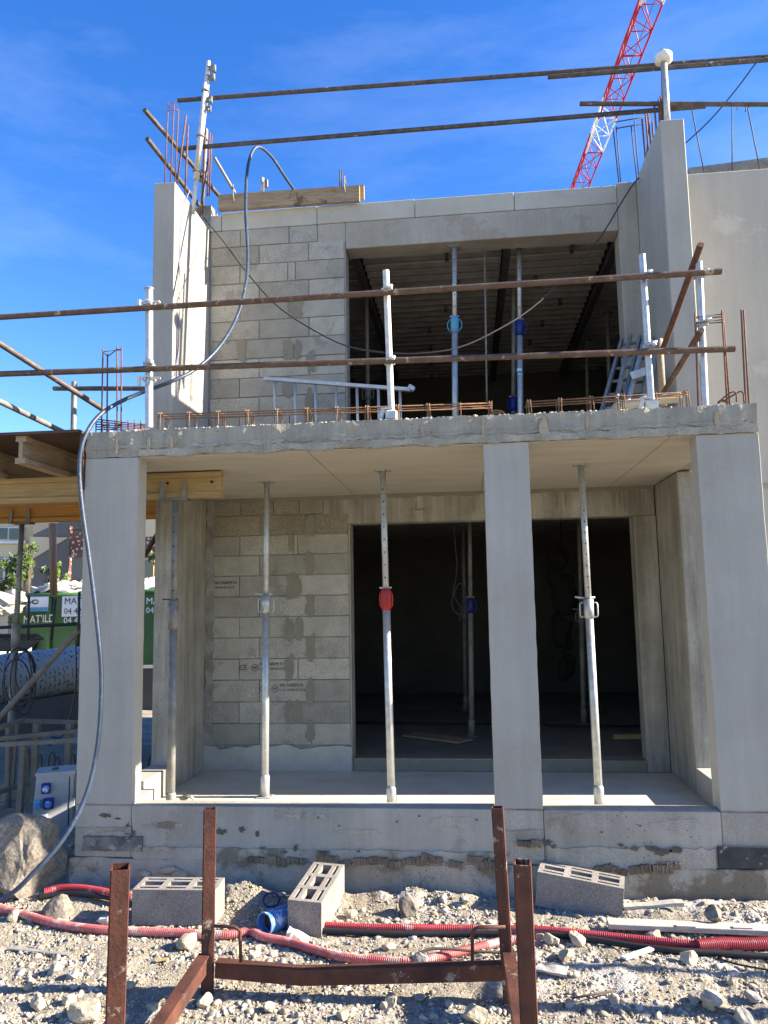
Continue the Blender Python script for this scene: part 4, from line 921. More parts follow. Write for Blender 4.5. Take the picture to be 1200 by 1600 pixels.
q = MB(); q.ring(bp(Wd/2, zt+.022)+bk*.5, (0, 0, 1), .035, .005, 12, 5, .5); q.build('lid_handle', 'dark_metal', Tb)
q = MB(); q.prism([bp(Wd-.028, zb+.02, .001), bp(Wd-.022, zb+.02, .001), bp(Wd-.022, zt-.02, .001), bp(Wd-.028, zt-.02, .001)], fn*.002); q.build('door_gap', 'dark_void', Tb)
rotb = Matrix((fx, -fn, V(0, 0, 1))).transposed()
for u_, z_, sx, sz, m_ in ((.09, zt-.09, .065, .075, 'blue_paint'), (.035, zt-.20, .05, .06, 'light_blue_paint'), (.11, zt-.20, .07, .08, 'blue_paint'), (.075, zt-.30, .065, .055, 'white_paint')):
    p = bp(u_, z_, .015); q = MB(); q.obox(p, (sx, .03, sz), rotb, .006); sc_ = q.build('socket', m_, Tb)
    q = MB(); q.tube([p+fn*.012, p+fn*.034], min(sx, sz)*.36, 10); q.build('socket_cap', {'blue_paint': 'blue_plastic', 'light_blue_paint': 'blue_plastic', 'white_paint': 'red_paint'}[m_], sc_)
p = bp(.075, zt-.32, .05); q = MB(); q.tube([p, p+V(0, -.03, -.05)], .027, 10); q.build('plug', 'red_paint', Tb)
p = bp(.06, zt-.38, .04); q = MB(); q.tube(spline([p, p+V(-.02, -.02, -.05), p+V(.02, 0, -.10)], 4), .022, 8); q.build('plug_lead', 'red_paint', Tb)

# boulder
bm = stone_mesh(4, 33, .35, (.30, .2, .30)); bmesh.ops.translate(bm, verts=bm.verts, vec=at(34, 1350, Y=-.16)+V(0, .03, 0)); q = MB(); q.bm.free(); q.bm = bm
solo(q, 'boulder', 'boulder', 'large rough boulder beside the power box at the left', 'boulder')
bm = stone_mesh(3, 35, .35, (.14, .12, .13)); bmesh.ops.translate(bm, verts=bm.verts, vec=at(-10, 1340, Y=.1)); q = MB(); q.bm.free(); q.bm = bm
solo(q, 'boulder', 'boulder', 'smaller boulder half hidden behind the large one at the picture edge', 'boulder')

# ---------------------------------------------------------------- behind, on the left
# wall and printed roll
q = MB(); a, b = at(-60, 1112, Y=4.6), at(130, 1082, Y=6.6)
n_ = V(-(b.y-a.y), b.x-a.x, 0).normalized()
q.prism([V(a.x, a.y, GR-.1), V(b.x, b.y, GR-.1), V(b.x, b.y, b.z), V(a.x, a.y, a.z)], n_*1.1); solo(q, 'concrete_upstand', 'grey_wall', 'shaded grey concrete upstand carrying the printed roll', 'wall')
def roll(p0, p1, r, label):
    p0, p1 = Vector(p0), Vector(p1); bm = bmesh.new(); uvl = bm.loops.layers.uv.new('UVMap'); N, K = 28, 14
    u = (p1-p0).normalized(); sd = u.cross(V(0, 0, 1)).normalized(); up_ = sd.cross(u); Ln = (p1-p0).length; rows = []
    for i in range(K+1):
        c = p0+(p1-p0)*i/K; rr = r*(1+.02*math.sin(i*1.7))
        rows.append([bm.verts.new(c+(sd*math.cos(2*math.pi*k/N)+up_*math.sin(2*math.pi*k/N))*rr) for k in range(N)])
    for i in range(K):
        for k in range(N):
            f = bm.faces.new((rows[i][k], rows[i][(k+1) % N], rows[i+1][(k+1) % N], rows[i+1][k])); f.smooth = True
            for lp, (a_, b_) in zip(f.loops, ((k, i), (k+1, i), (k+1, i+1), (k, i+1))): lp[uvl].uv = (a_/N*2*math.pi*r, b_/K*Ln)
    bm.faces.new(rows[0]); bm.faces.new(rows[-1]); q = MB(); q.bm.free(); q.bm = bm
    return solo(q, 'printed_roll', 'printed_wrap', label, 'roll')
a, b = at(-60, 1072, Y=5.0), at(135, 1043, Y=7.0)
roll(a, b, .37, 'fat white roll of wrapped membrane with black print lying on the upstand')
# trough in front of the skip
T = thing('mortar_trough', at(30, 1020, Y=7), 'rusty mortar trough standing in front of the green skip', 'trough')
def quad_tub(x0, x1, y0, y1, xb0, xb1, Ya, Yb):
    q = MB(); t = [at(x0, y0, Y=Ya), at(x1, y0, Y=Ya), at(x1-10, y0-5, Y=Yb), at(x0+6, y0-5, Y=Yb)]; bt = [at(xb0, y1, Y=Ya), at(xb1, y1, Y=Ya), at(xb1-10, y1-5, Y=Yb), at(xb0+6, y1-5, Y=Yb)]
    A = [q.bm.verts.new(p) for p in t]; Bv = [q.bm.verts.new(p) for p in bt]
    for k in range(4): q.bm.faces.new((A[k], A[(k+1) % 4], Bv[(k+1) % 4], Bv[k]))
    q.bm.faces.new(Bv)
    return q
quad_tub(-30, 68, 998, 1018, -20, 40, 6.6, 7.2).build('tub', 'dark_metal', T)
q = MB(); q.tube([at(-30, 999, Y=6.6), at(68, 998, Y=6.6), at(58, 992, Y=7.2), at(-24, 992, Y=7.2)], .02, 6, closed=True); q.build('rim', 'rust', T)
q = MB(); q.beam(at(60, 1003, Y=6.8), at(45, 1030, Y=6.8), .03, .03); q.beam(at(15, 1003, Y=6.8), at(10, 1030, Y=6.8), .03, .03); q.build('stand', 'dark_metal', T)
q = MB(); q.box(-8, -2, 8.6, 9.4, GR, .45); solo(q, 'low_wall', 'grey_wall', 'long low grey wall between the roll and the skips', 'wall')
# skips
def skip(x0, x1, yf, z0, z1, label, txt=True):
    T = thing('waste_skip', ((x0+x1)/2, yf+1, z0), label, 'skip', 'green waste skips')
    q = MB(); q.box(x0, x1, yf, yf+.06, z0, z1); q.box(x0, x1, yf+2.2, yf+2.26, z0, z1); q.box(x0, x0+.06, yf+.061, yf+2.199, z0, z1); q.box(x1-.06, x1, yf+.061, yf+2.199, z0, z1); q.box(x0+.061, x1-.061, yf+.061, yf+2.199, z0, z0+.1); q.build('body', 'skip_green', T)
    q = MB(); q.tube([V(x0-.03, yf-.03, z1), V(x1+.03, yf-.03, z1)], .05, 8); q.build('rim', 'skip_green', T)
    n = int((x1-x0)/.75)
    for i in range(n+1):
        xx = x0+.05+(x1-x0-.1)*i/n
        q = MB(); q.box(xx-.05, xx+.05, yf-.07, yf-.001, z0, z1-.05, bev=.01); q.build('rib', 'skip_green', T)
    q = MB()
    for i in range(130):
        bm = stone_mesh(1, 200+i % 9, .4); s_ = rs.uniform(.06, .2); bmesh.ops.scale(bm, vec=(s_*1.8, s_, s_*.5), verts=bm.verts); bmesh.ops.rotate(bm, matrix=Matrix.Rotation(rs.uniform(-.7, .7), 3, 'Y'), verts=bm.verts)
        px_ = rs.uniform(x0+.15, x1-.15); py_ = rs.uniform(yf+.1, yf+1.9)
        bmesh.ops.translate(bm, verts=bm.verts, vec=V(px_, py_, z1+.02+.13*math.sin((px_-x0)*2.1)**2+.08*(py_-yf)*rs.random())); me2 = bpy.data.meshes.new('t'); bm.to_mesh(me2); bm.free(); q.bm.from_mesh(me2)
    q.build('rubble_load', 'rubble_white', T, kind='stuff')
    return T
pA, pB = at(22, 925, Y=11), at(128, 922, Y=11)
sk1 = skip(pA.x, -5.6, 11, GR+.1, 1.86, 'green waste skip heaped with white rubble, nearer the picture edge')
text("MAT'ILD", .24, at(36, 974, Y=10.92), (1, 0, .03), (0, 0, 1), 'sign_white', sk1, squash=.82)
q = MB(); p = at(58, 944, Y=10.9); q.box(p.x-.25, p.x+.25, 10.915, 10.925, p.z-.16, p.z+.16); q.build('sticker', 'sign_white', sk1)
q = MB(); q.box(p.x-.25, p.x+.25, 10.909, 10.914, p.z-.16, p.z-.07); q.build('sticker_band', 'light_blue_paint', sk1)
q = MB(); q.ring(V(p.x-.05, 10.91, p.z+.05), (0, 1, 0), .07, .012, 10, 4, .6); q.tube([V(p.x-.18, 10.91, p.z+.02), V(p.x-.1, 10.91, p.z+.09)], .01, 4); q.build('sticker_logo', 'grey_cable', sk1)
sk2 = skip(-5.55, -3.3, 11.1, GR+.1, 1.9, 'green waste skip with a white phone number board beside the left pillar')
q = MB(); p = at(118, 946, Y=11.0); q.box(p.x-.28, p.x+.35, 10.94, 10.95, p.z-.24, p.z+.24); q.build('sign_board', 'sign_white', sk2)
text('MAT', .2, V(p.x-.23, 10.935, p.z+.03), (1, 0, 0), (0, 0, 1), 'ink', sk2)
text('04 42', .18, V(p.x-.23, 10.935, p.z-.18), (1, 0, 0), (0, 0, 1), 'ink', sk2)
text('04 42 1', .19, at(99, 974, Y=10.93), (1, 0, 0), (0, 0, 1), 'sign_white', sk2)
text("MAT'I", .2, at(228, 944, Y=11.0), (1, 0, 0), (0, 0, 1), 'sign_white', sk2)
text("04 42", .18, at(228, 958, Y=11.0), (1, 0, 0), (0, 0, 1), 'sign_white', sk2)
bm = stone_mesh(3, 71, .4, (.45, .5, .35)); bmesh.ops.translate(bm, verts=bm.verts, vec=at(238, 925, Y=11.6)); q = MB(); q.bm.free(); q.bm = bm; solo(q, 'rubble_bag', 'big_bag', 'pale blue woven rubble bag on the skip right of the left pillar', 'bag')
q = MB()
for i in range(60):
    bm = stone_mesh(1, 300+i % 7, .4); s_ = rs.uniform(.1, .3); bmesh.ops.scale(bm, vec=(s_*1.6, s_, s_*.6), verts=bm.verts); pp = at(rs.uniform(-60, 24), rs.uniform(930, 962), Y=10+rs.uniform(-.5, .5)); bmesh.ops.translate(bm, verts=bm.verts, vec=pp); me2 = bpy.data.meshes.new('t'); bm.to_mesh(me2); bm.free(); q.bm.from_mesh(me2)
p = at(0, 960, Y=10); q.box(p.x-1, p.x+.25, 9.6, 10.8, GR, .9)
o = q.build('rubble_heap', 'rubble_white'); tag(o, 'white rubble heap at the picture edge left of the skips', 'rubble', kind='stuff')
# thin rods in front of the skip
for i, (a, b) in enumerate((((87, 935), (80, 1000)), ((124, 925), (122, 1010)), ((44, 1000), (45, 930)), ((245, 870), (245, 1010)))):
    q = MB(); q.tube([at(*a, Y=5.5), at(*b, Y=5.5)], .02, 6); solo(q, 'fence_rod', 'dark_metal', ('slanting dark rod in front of the first skip', 'dark rod against the left pillar in front of the skip', 'thin rod beside the dull prop in front of the skip', 'dark rod seen right of the left pillar')[i], 'rod', 'rods in front of the skips')
q = MB(); q.tube([at(82, 818, Y=7), at(84, 930, Y=7)], .06, 8); solo(q, 'wooden_pole', 'pole_wood', 'reddish brown wooden pole rising behind the skip', 'pole')

# background buildings
H = thing('apartment_building', (-15.5, 26, GR), 'distant beige apartment building with white windows and a dark grey gable', 'building')
def hpart(name, m, x0, x1, y0, y1, Y0, dep, z0=None, z1=None, parent=None):
    a, b = at(x0, y1, Y=Y0), at(x1, y0, Y=Y0); q = MB(); q.box(a.x, b.x, Y0, Y0+dep, a.z if z0 is None else z0, b.z if z1 is None else z1); return q.build(name, m, parent or H)
hpart('wall', 'beige_render', -60, 60, 800, 950, 26, 6, z0=GR, z1=6.2)
hpart('wall', 'grey_render', 40.5, 130, 800, 950, 25.2, 5, z0=GR, z1=6.4)  # gable wall: its dark grey stands in for shade
hpart('roof_slab', 'grey_render', -70, 130, 700, 800, 25, 7, z0=6.41, z1=6.6)
a, b, c_ = at(40.7, 876, Y=25.19), at(95, 839, Y=25.19), at(40.7, 839, Y=25.19)
q = MB(); q.prism([a, b, c_], V(0, -.05, 0)); q.build('painted_sun_patch', 'beige_render', H)  # beige triangle paints the sunlit corner of the shaded gable
for (x0, x1, y0, y1) in ((-5, 39, 826, 844), (-50, -12, 826, 844), (-5, 26, 874, 920), (-50, -12, 874, 920)):
    wf_ = hpart('window', 'white_frame', x0, x1, y0-2, y1+2, 25.9, .08)
    hpart('pane', 'glass', x0+1.5, (x0+x1)/2-.8, y0, y1, 25.86, .03, parent=wf_); hpart('pane', 'glass', (x0+x1)/2+.8, x1-1.5, y0, y1, 25.86, .03, parent=wf_)
hpart('sill_band', 'white_frame', -50, 41, 845, 852, 25.85, .12)
H.rotation_euler = (0, 0, R(14))
S2 = thing('balcony_block', (-12, 23, GR), 'distant building with rust brown perforated balcony screens', 'building')
hpart('wall', 'beige_render', 126, 330, 760, 950, 24, 6, z0=GR, z1=6.1, parent=S2)
hpart('post', 'corten', 106, 109, 822, 930, 22, .2, parent=S2)
hpart('shaded_wall', 'grey_render', 109, 145, 872, 905, 23, .5, parent=S2)
for (x0, x1, y0, y1) in ((109, 145, 832, 871), (109, 145, 906, 935), (222, 252, 838, 872), (222, 252, 905, 930)):
    hpart('balcony_screen', 'corten', x0, x1, y0, y1, 22, .06, parent=S2)
hpart('window', 'glass', 222, 245, 875, 905, 23.9, .05, parent=S2); hpart('post', 'timber_yellow', 238, 240, 873, 905, 22.5, .15, parent=S2)
hpart('rail', 'rust', 106, 145, 826, 829, 22, .05, parent=S2)

# shrubs
def shrub(cx, cy, wpx, hpx, Yv, n, label, lsize=.05):
    c = at(cx, cy, Y=Yv); k_ = (c-CAM).dot(fwd)/FOC; a, b = wpx*k_/2, hpx*k_/2
    T = thing('small_tree', V(c.x, Yv, GR), label, 'tree', 'small trees beyond the skips')
    q = MB(); base = V(c.x, Yv, GR)
    for j in range(7):
        tip = c+V(rs.uniform(-a, a)*.8, rs.uniform(-a, a)*.6, rs.uniform(-.2, 1)*b); q.tube([base, base.lerp(c, .55)+V(rs.uniform(-.1, .1), 0, 0), tip], .035, 5, r2=.008)
    q.build('trunk', 'bark', T)
    q = MB()
    cl = [c+V(rs.gauss(0, a*.45), rs.gauss(0, a*.45), rs.uniform(-b, b)) for _ in range(max(6, n//22))]
    for i in range(n):
        p = rs.choice(cl)+V(rs.gauss(0, a*.16), rs.gauss(0, a*.16), rs.gauss(0, b*.12)); s_ = lsize*rs.uniform(.6, 1.4)
        d1 = V(rs.gauss(0, 1), rs.gauss(0, 1), rs.gauss(0, 1)).normalized(); d2 = d1.orthogonal().normalized()
        vs = [q.bm.verts.new(p+w_) for w_ in (-d1*s_, d2*s_*.5, d1*s_, -d2*s_*.5)]; q.bm.faces.new(vs)
    q.build('crown', 'leaf', T)
shrub(20, 900, 50, 60, 14, 600, 'loose green young tree in front of the beige windows', .07)
shrub(43, 878, 26, 50, 14, 360, 'thin leafy sapling just right of the dull prop', .06)
shrub(83, 905, 30, 44, 14.5, 520, 'bushy green shrub around the reddish pole above the skip', .07)
shrub(244, 872, 16, 20, 16, 260, 'small green shrub seen right of the left pillar', .06)

# ---------------------------------------------------------------- crane
K = thing('tower_crane', (12, 80, GR), 'red and white tower crane whose lattice jib reaches overhead', 'crane')
p0, p1 = at(1035.6, 5.6, Z=33), at(921, 289, Z=33); jd = (p1-p0).normalized(); jl = (at(1001, 5.6, Z=33)-p0); jl = V(jl.x, 0, 0).length; side = V(-1, -.06, 0).normalized()*1.17
JH = 1.55
def jp(t, c): # t along from p0
    b = p0+jd*t
    return b if c == 0 else b+side if c == 1 else b+side*.62+V(0, 0, JH)
bay = 1.95
def jm(t):
    return 'crane_white' if (9.8 < t < 14.2 or -3.0 < t < -.2 or 24 < t < 33) else 'crane_red'
t = -8*bay; i = 0
while t < 46:
    m_ = jm(t+bay/2)
    for c in (0, 1, 2):
        q = MB(); q.tube([jp(t, c), jp(t+bay, c)], (.062, .062, .075)[c], 6); q.build('chord', m_, K)
    e = i % 2
    for a_, b_ in ((jp(t+(0 if e else bay), 0), jp(t+(bay if e else 0), 1)), (jp(t, 0), jp(t+bay/2, 2)), (jp(t+bay/2, 2), jp(t+bay, 0)), (jp(t, 1), jp(t+bay/2, 2)), (jp(t+bay/2, 2), jp(t+bay, 1))):
        q = MB(); q.tube([a_, b_], .032, 5); q.build('brace', m_, K)
    q = MB(); q.tube([jp(t, 0), jp(t, 1)], .055 if i % 5 == 0 else .03, 5); q.build('cross_bar', 'crane_white' if jm(t-.1) != m_ and m_ == 'crane_red' and t < 0 else m_, K)
    t += bay; i += 1
q = MB(); q.tube([jp(-15, 0)+V(-.35, 0, .35), jp(46, 0)+V(-.35, 0, .35)], .02, 5); q.build('trolley_rope', 'dark_metal', K)
mb_ = jp(46, 0)+side*.5
q = MB()
for dx, dy in ((-.8, -.8), (.8, -.8), (.8, .8), (-.8, .8)): q.beam(V(mb_.x+dx, mb_.y+dy, GR), V(mb_.x+dx, mb_.y+dy, 36), .16, .16)
for k_ in range(18):
    z = k_*2; q.beam(V(mb_.x-.8, mb_.y-.8, z), V(mb_.x+.8, mb_.y-.8, z+2), .07, .07); q.beam(V(mb_.x-.8, mb_.y+.8, z), V(mb_.x-.8, mb_.y-.8, z+2), .07, .07); q.beam(V(mb_.x+.8, mb_.y+.8, z), V(mb_.x+.8, mb_.y-.8, z+2), .07, .07)
q.build('mast', 'crane_red', K)

# ---------------------------------------------------------------- foreground: blocks, pipes, conduits
def hollow_block(c, rotz, tilt, tiltx, label, L_=.5, W_=.2, H_=.2):
    T = bpy.data.objects.new('hollow_block', None)
    bpy.data.objects.remove(T)
    xs_ = [-.25, -.225, -.10, -.083, .083, .10, .225, .25]; ys_ = [-.10, -.075, -.056, -.030, .030, .056, .075, .10]
    xs_ = [-.25, -.222, -.100, -.062, .062, .100, .222, .25]
    bm = bmesh.new(); nx_, ny_ = 7, 7
    def solid(i, j):
        if i < 0 or j < 0 or i >= nx_ or j >= ny_: return False
        if j in (0, 2, 4, 6): return True
        if i in (0, 6): return j != 3 or True
        return i in (2, 4)
    vc = {}
    def vv(x, y, z):
        k_ = (round(x, 5), round(y, 5), round(z, 5))
        if k_ not in vc: vc[k_] = bm.verts.new(k_)
        return vc[k_]
    zf = -.06
    for i in range(nx_):
        for j in range(ny_):
            a, b, c2_, d = xs_[i], xs_[i+1], ys_[j], ys_[j+1]; s_ = solid(i, j); z = .1 if s_ else zf
            bm.faces.new((vv(a, c2_, z), vv(b, c2_, z), vv(b, d, z), vv(a, d, z)))
            bm.faces.new((vv(a, c2_, -.1), vv(a, d, -.1), vv(b, d, -.1), vv(b, c2_, -.1)))
            for (di, dj, e0, e1) in ((-1, 0, (a, c2_), (a, d)), (1, 0, (b, c2_), (b, d)), (0, -1, (a, c2_), (b, c2_)), (0, 1, (a, d), (b, d))):
                out = not (0 <= i+di < nx_ and 0 <= j+dj < ny_)
                if s_ and (out or not solid(i+di, j+dj)):
                    z0_ = -.1 if out else zf
                    bm.faces.new((vv(*e0, z0_), vv(*e1, z0_), vv(*e1, .1), vv(*e0, .1)))
    q = MB(); q.bm.free(); q.bm = bm
    o = q.build('hollow_block', 'loose_block'); o.location = c; o.rotation_euler = (tiltx, tilt, rotz)
    return tag(o, label, 'concrete block', 'loose hollow concrete blocks')
a, b = V(.66, -.55, -.30), at(336, 1448, Z=-.30)
c = (a+b)/2+V(-.005, .10, .105)
hollow_block(c, math.atan2(b.y-a.y, b.x-a.x), 0, R(1), 'hollow concrete block standing behind the left rusty posts')
hollow_block(V(1.735, -.375, -.185), R(84), R(-5.5), R(2), 'hollow concrete block tipped end on beside the blue pipe')
a, b = at(841, 1415, Z=-.262), at(973, 1443, Z=-.312); yw = math.atan2(b.y-a.y, b.x-a.x)
c = (a+b)/2+V(-math.sin(yw)*.1, math.cos(yw)*.1, .098)
hollow_block(c, yw, R(6), R(1), 'hollow concrete block tilted on the chippings right of the rack')

def conduit(pts, r, m, label, ribs=True, pitch=.011, name='conduit', cat='conduit', group=None):
    P = spline(pts, 10); out = [P[0]]; acc = 0
    if ribs:
        # resample evenly with alternating radius
        tot = [0]
        for a, b in zip(P[:-1], P[1:]): tot.append(tot[-1]+(b-a).length)
        n = int(tot[-1]/(pitch/4)); Q = []; j = 0
        for i in range(n+1):
            s_ = tot[-1]*i/n
            while j < len(P)-2 and tot[j+1] < s_: j += 1
            t_ = (s_-tot[j])/max(1e-6, tot[j+1]-tot[j]); Q.append(P[j].lerp(P[j+1], t_))
        q = MB(); q.tube(Q, lambda i: r*(1.0 if (i % 4) < 2 else .90), 9)
    else:
        q = MB(); q.tube(P, r, 9)
    return solo(q, name, m, label, cat, group)
def gp(x, y, dz_=.0):
    p = at(x, y, Z=GR)
    for _ in range(3): p = at(x, y, Z=gz(p.x, p.y)+dz_)
    return p
conduit([gp(x, y, .025) for x, y in ((-30, 1417), (0, 1420), (40, 1430), (90, 1444), (150, 1452), (210, 1455), (280, 1458), (350, 1461), (390, 1455), (410, 1464), (450, 1472), (490, 1484), (540, 1496), (600, 1502), (640, 1503), (690, 1494), (740, 1482), (790, 1470), (830, 1465))], .0245, 'dusty_conduit', 'dusty pink corrugated conduit snaking across the gravel from the left', group='corrugated conduits')
conduit([gp(x, y, .03) for x, y in ((478, 1444), (560, 1449), (640, 1450), (720, 1451), (800, 1452), (850, 1453), (900, 1458), (960, 1464), (1010, 1469), (1060, 1474), (1110, 1477), (1160, 1476), (1230, 1470))], .022, 'red_conduit', 'bright red corrugated conduit running right from the middle block', group='corrugated conduits')
conduit([gp(x, y, .035) for x, y in ((1090, 1477), (1130, 1474), (1160, 1475), (1200, 1473), (1240, 1468))], .032, 'red_conduit', 'thicker red corrugated conduit at the right picture edge', group='corrugated conduits')
conduit([gp(x, y, .03) for x, y in ((70, 1394), (95, 1388), (130, 1389), (170, 1396), (215, 1407), (260, 1418))], .026, 'red_conduit', 'dark red corrugated conduit emerging beside the boulder', group='corrugated conduits')
conduit([gp(x, y, .02) for x, y in ((60, 1402), (95, 1397), (130, 1397), (170, 1403), (215, 1414), (250, 1424))], .016, 'black_cable', 'black pipe beside the dark red conduit by the boulder', ribs=False, name='black_pipe', cat='pipe')
conduit([gp(x, y, .02) for x, y in ((480, 1453), (600, 1458), (700, 1459), (800, 1459), (860, 1460), (920, 1467), (990, 1478), (1050, 1485), (1120, 1489), (1230, 1497))], .0165, 'black_cable', 'long black pipe lying beside the bright red conduit', ribs=False, name='black_pipe', cat='pipe')
q = MB(); q.tube(spline([gp(x, y, dz_) for x, y, dz_ in ((645, 1502, .01), (655, 1490, .05), (680, 1482, .07), (740, 1486, .05), (790, 1489, .04))], 5), .008, 6); solo(q, 'bent_cable', 'dark_metal', 'thin dark cable arching over the pink conduit', 'cable')
q = MB(); q.tube(spline([gp(x, y, .012) for x, y in ((1120, 1497), (1150, 1506), (1180, 1512), (1230, 1520))], 5), .005, 6); solo(q, 'thin_wire', 'black_cable', 'thin dark wire on the gravel at the right picture edge', 'wire')
bm = stone_mesh(2, 44, .3, (.055, .04, .045)); bmesh.ops.translate(bm, verts=bm.verts, vec=gp(656, 1500, .03)); q = MB(); q.bm.free(); q.bm = bm; solo(q, 'concrete_lump', 'stone_grey', 'grey concrete lump sitting on the pink conduit', 'lump')
# blue pipe
a, b = gp(413, 1461, .0), gp(452, 1448, .0)
a = V(a.x, a.y, gz(a.x, a.y)+.06); d_ = V(.55, .83, -.05).normalized()
T = thing('blue_pipe', V(a.x, a.y, a.z-.06), 'short blue plastic pipe with an open end beside the middle block', 'pipe')
q = MB(); e = a+d_*.26; q.tube([a, e], .062, 20); q.build('pipe_wall', 'blue_plastic', T) if 0 else q.bm.free()
q = MB(); q.tube([a, e], .062, 20, caps=False); q.tube([a, a+d_*.0002], lambda i: (.062, .055)[i], 20, caps=False); q.tube([a+d_*.0002, e], .055, 20, caps=False); q.build('pipe_wall', 'blue_plastic', T)
q = MB(); q.tube([a+d_*.05, a+d_*.055], .0549, 20); q.build('pipe_bore', 'plywood', T)  # dark disc across the pipe, its colour stands in for the shade inside
q = MB(); q.ring(gp(424, 1406, .03), (.2, -.6, 1), .05, .006, 18, 6); solo(q, 'blue_ring', 'blue_paint', 'dark blue plastic ring on the ground behind the blue pipe', 'ring')
# boards and debris
q = MB(); q.obox((gp(988, 1443, .04)+gp(1230, 1468, .04))/2+V(0, .05, 0), (1.05, .09, .03), Matrix.Rotation(-.04, 3, 'Z'), .003)
for x in (-.1, .2): q.obox((gp(988, 1443, .06)+gp(1230, 1468, .06))/2+V(x, .06, .0), (.1, .03, .012))
solo(q, 'wooden_board', 'weathered_board', 'weathered wooden board lying on the chippings at the right', 'board')
q = MB(); q.beam(gp(975, 1415, .02), gp(1068, 1411, .02), .05, .02); q.rough(.05, .01, 6, 2); solo(q, 'concrete_splash', 'white_mortar', 'flat strip of spilled concrete near the wall right of the tilted block', 'concrete strip')
q = MB(); q.beam(gp(975, 1497, .02), gp(1018, 1482, .03), .03, .01); solo(q, 'white_strip', 'white_paint', 'short white plastic strip on the gravel below the black pipe', 'strip')
q = MB(); q.beam(gp(15, 1481, .012), gp(108, 1491, .012), .022, .004); solo(q, 'metal_strip', 'galvanised', 'thin flat metal strip on the gravel at the left', 'strip')
q = MB(); q.beam(gp(243, 1501, .015), gp(262, 1498, .015), .02, .006); solo(q, 'yellow_scrap', 'timber_yellow', 'tiny yellow wood scrap on the gravel between the left posts', 'scrap')
q = MB(); q.obox(gp(462, 1462, .03), (.12, .06, .03), Matrix.Rotation(.4, 3, 'Y')); q.rough(.02, .012, 20, 3); solo(q, 'crumpled_paper', 'paper', 'crumpled pale paper beside the blue pipe', 'paper')
q = MB(); q.obox(gp(170, 1437, .03), (.11, .06, .045), Matrix.Rotation(-.4, 3, 'Y')); q.rough(.02, .015, 18, 5); solo(q, 'crumpled_paper', 'paper', 'crumpled white paper just left of the front rusty post', 'paper')
q = MB(); q.obox(gp(862, 1515, .015), (.17, .09, .012), Matrix.Rotation(-.1, 3, 'Z')); q.rough(.02, .014, 12, 5); solo(q, 'cardboard_scrap', 'tarp_grey', 'torn grey cardboard on the gravel right of the front rusty post', 'cardboard')
q = MB()
for (x0, y0, x1, y1) in ((1095, 1565, 1160, 1590), (890, 1560, 960, 1548), (110, 1440, 168, 1452)):
    q.tube(spline([gp(x0, y0, .01), gp((x0+x1)/2, (y0+y1)/2, .03), gp(x1, y1, .012)], 4), .005, 5)
o = q.build('twigs', 'bark'); tag(o, 'a few thin dry twigs scattered on the gravel', 'twigs', kind='stuff')

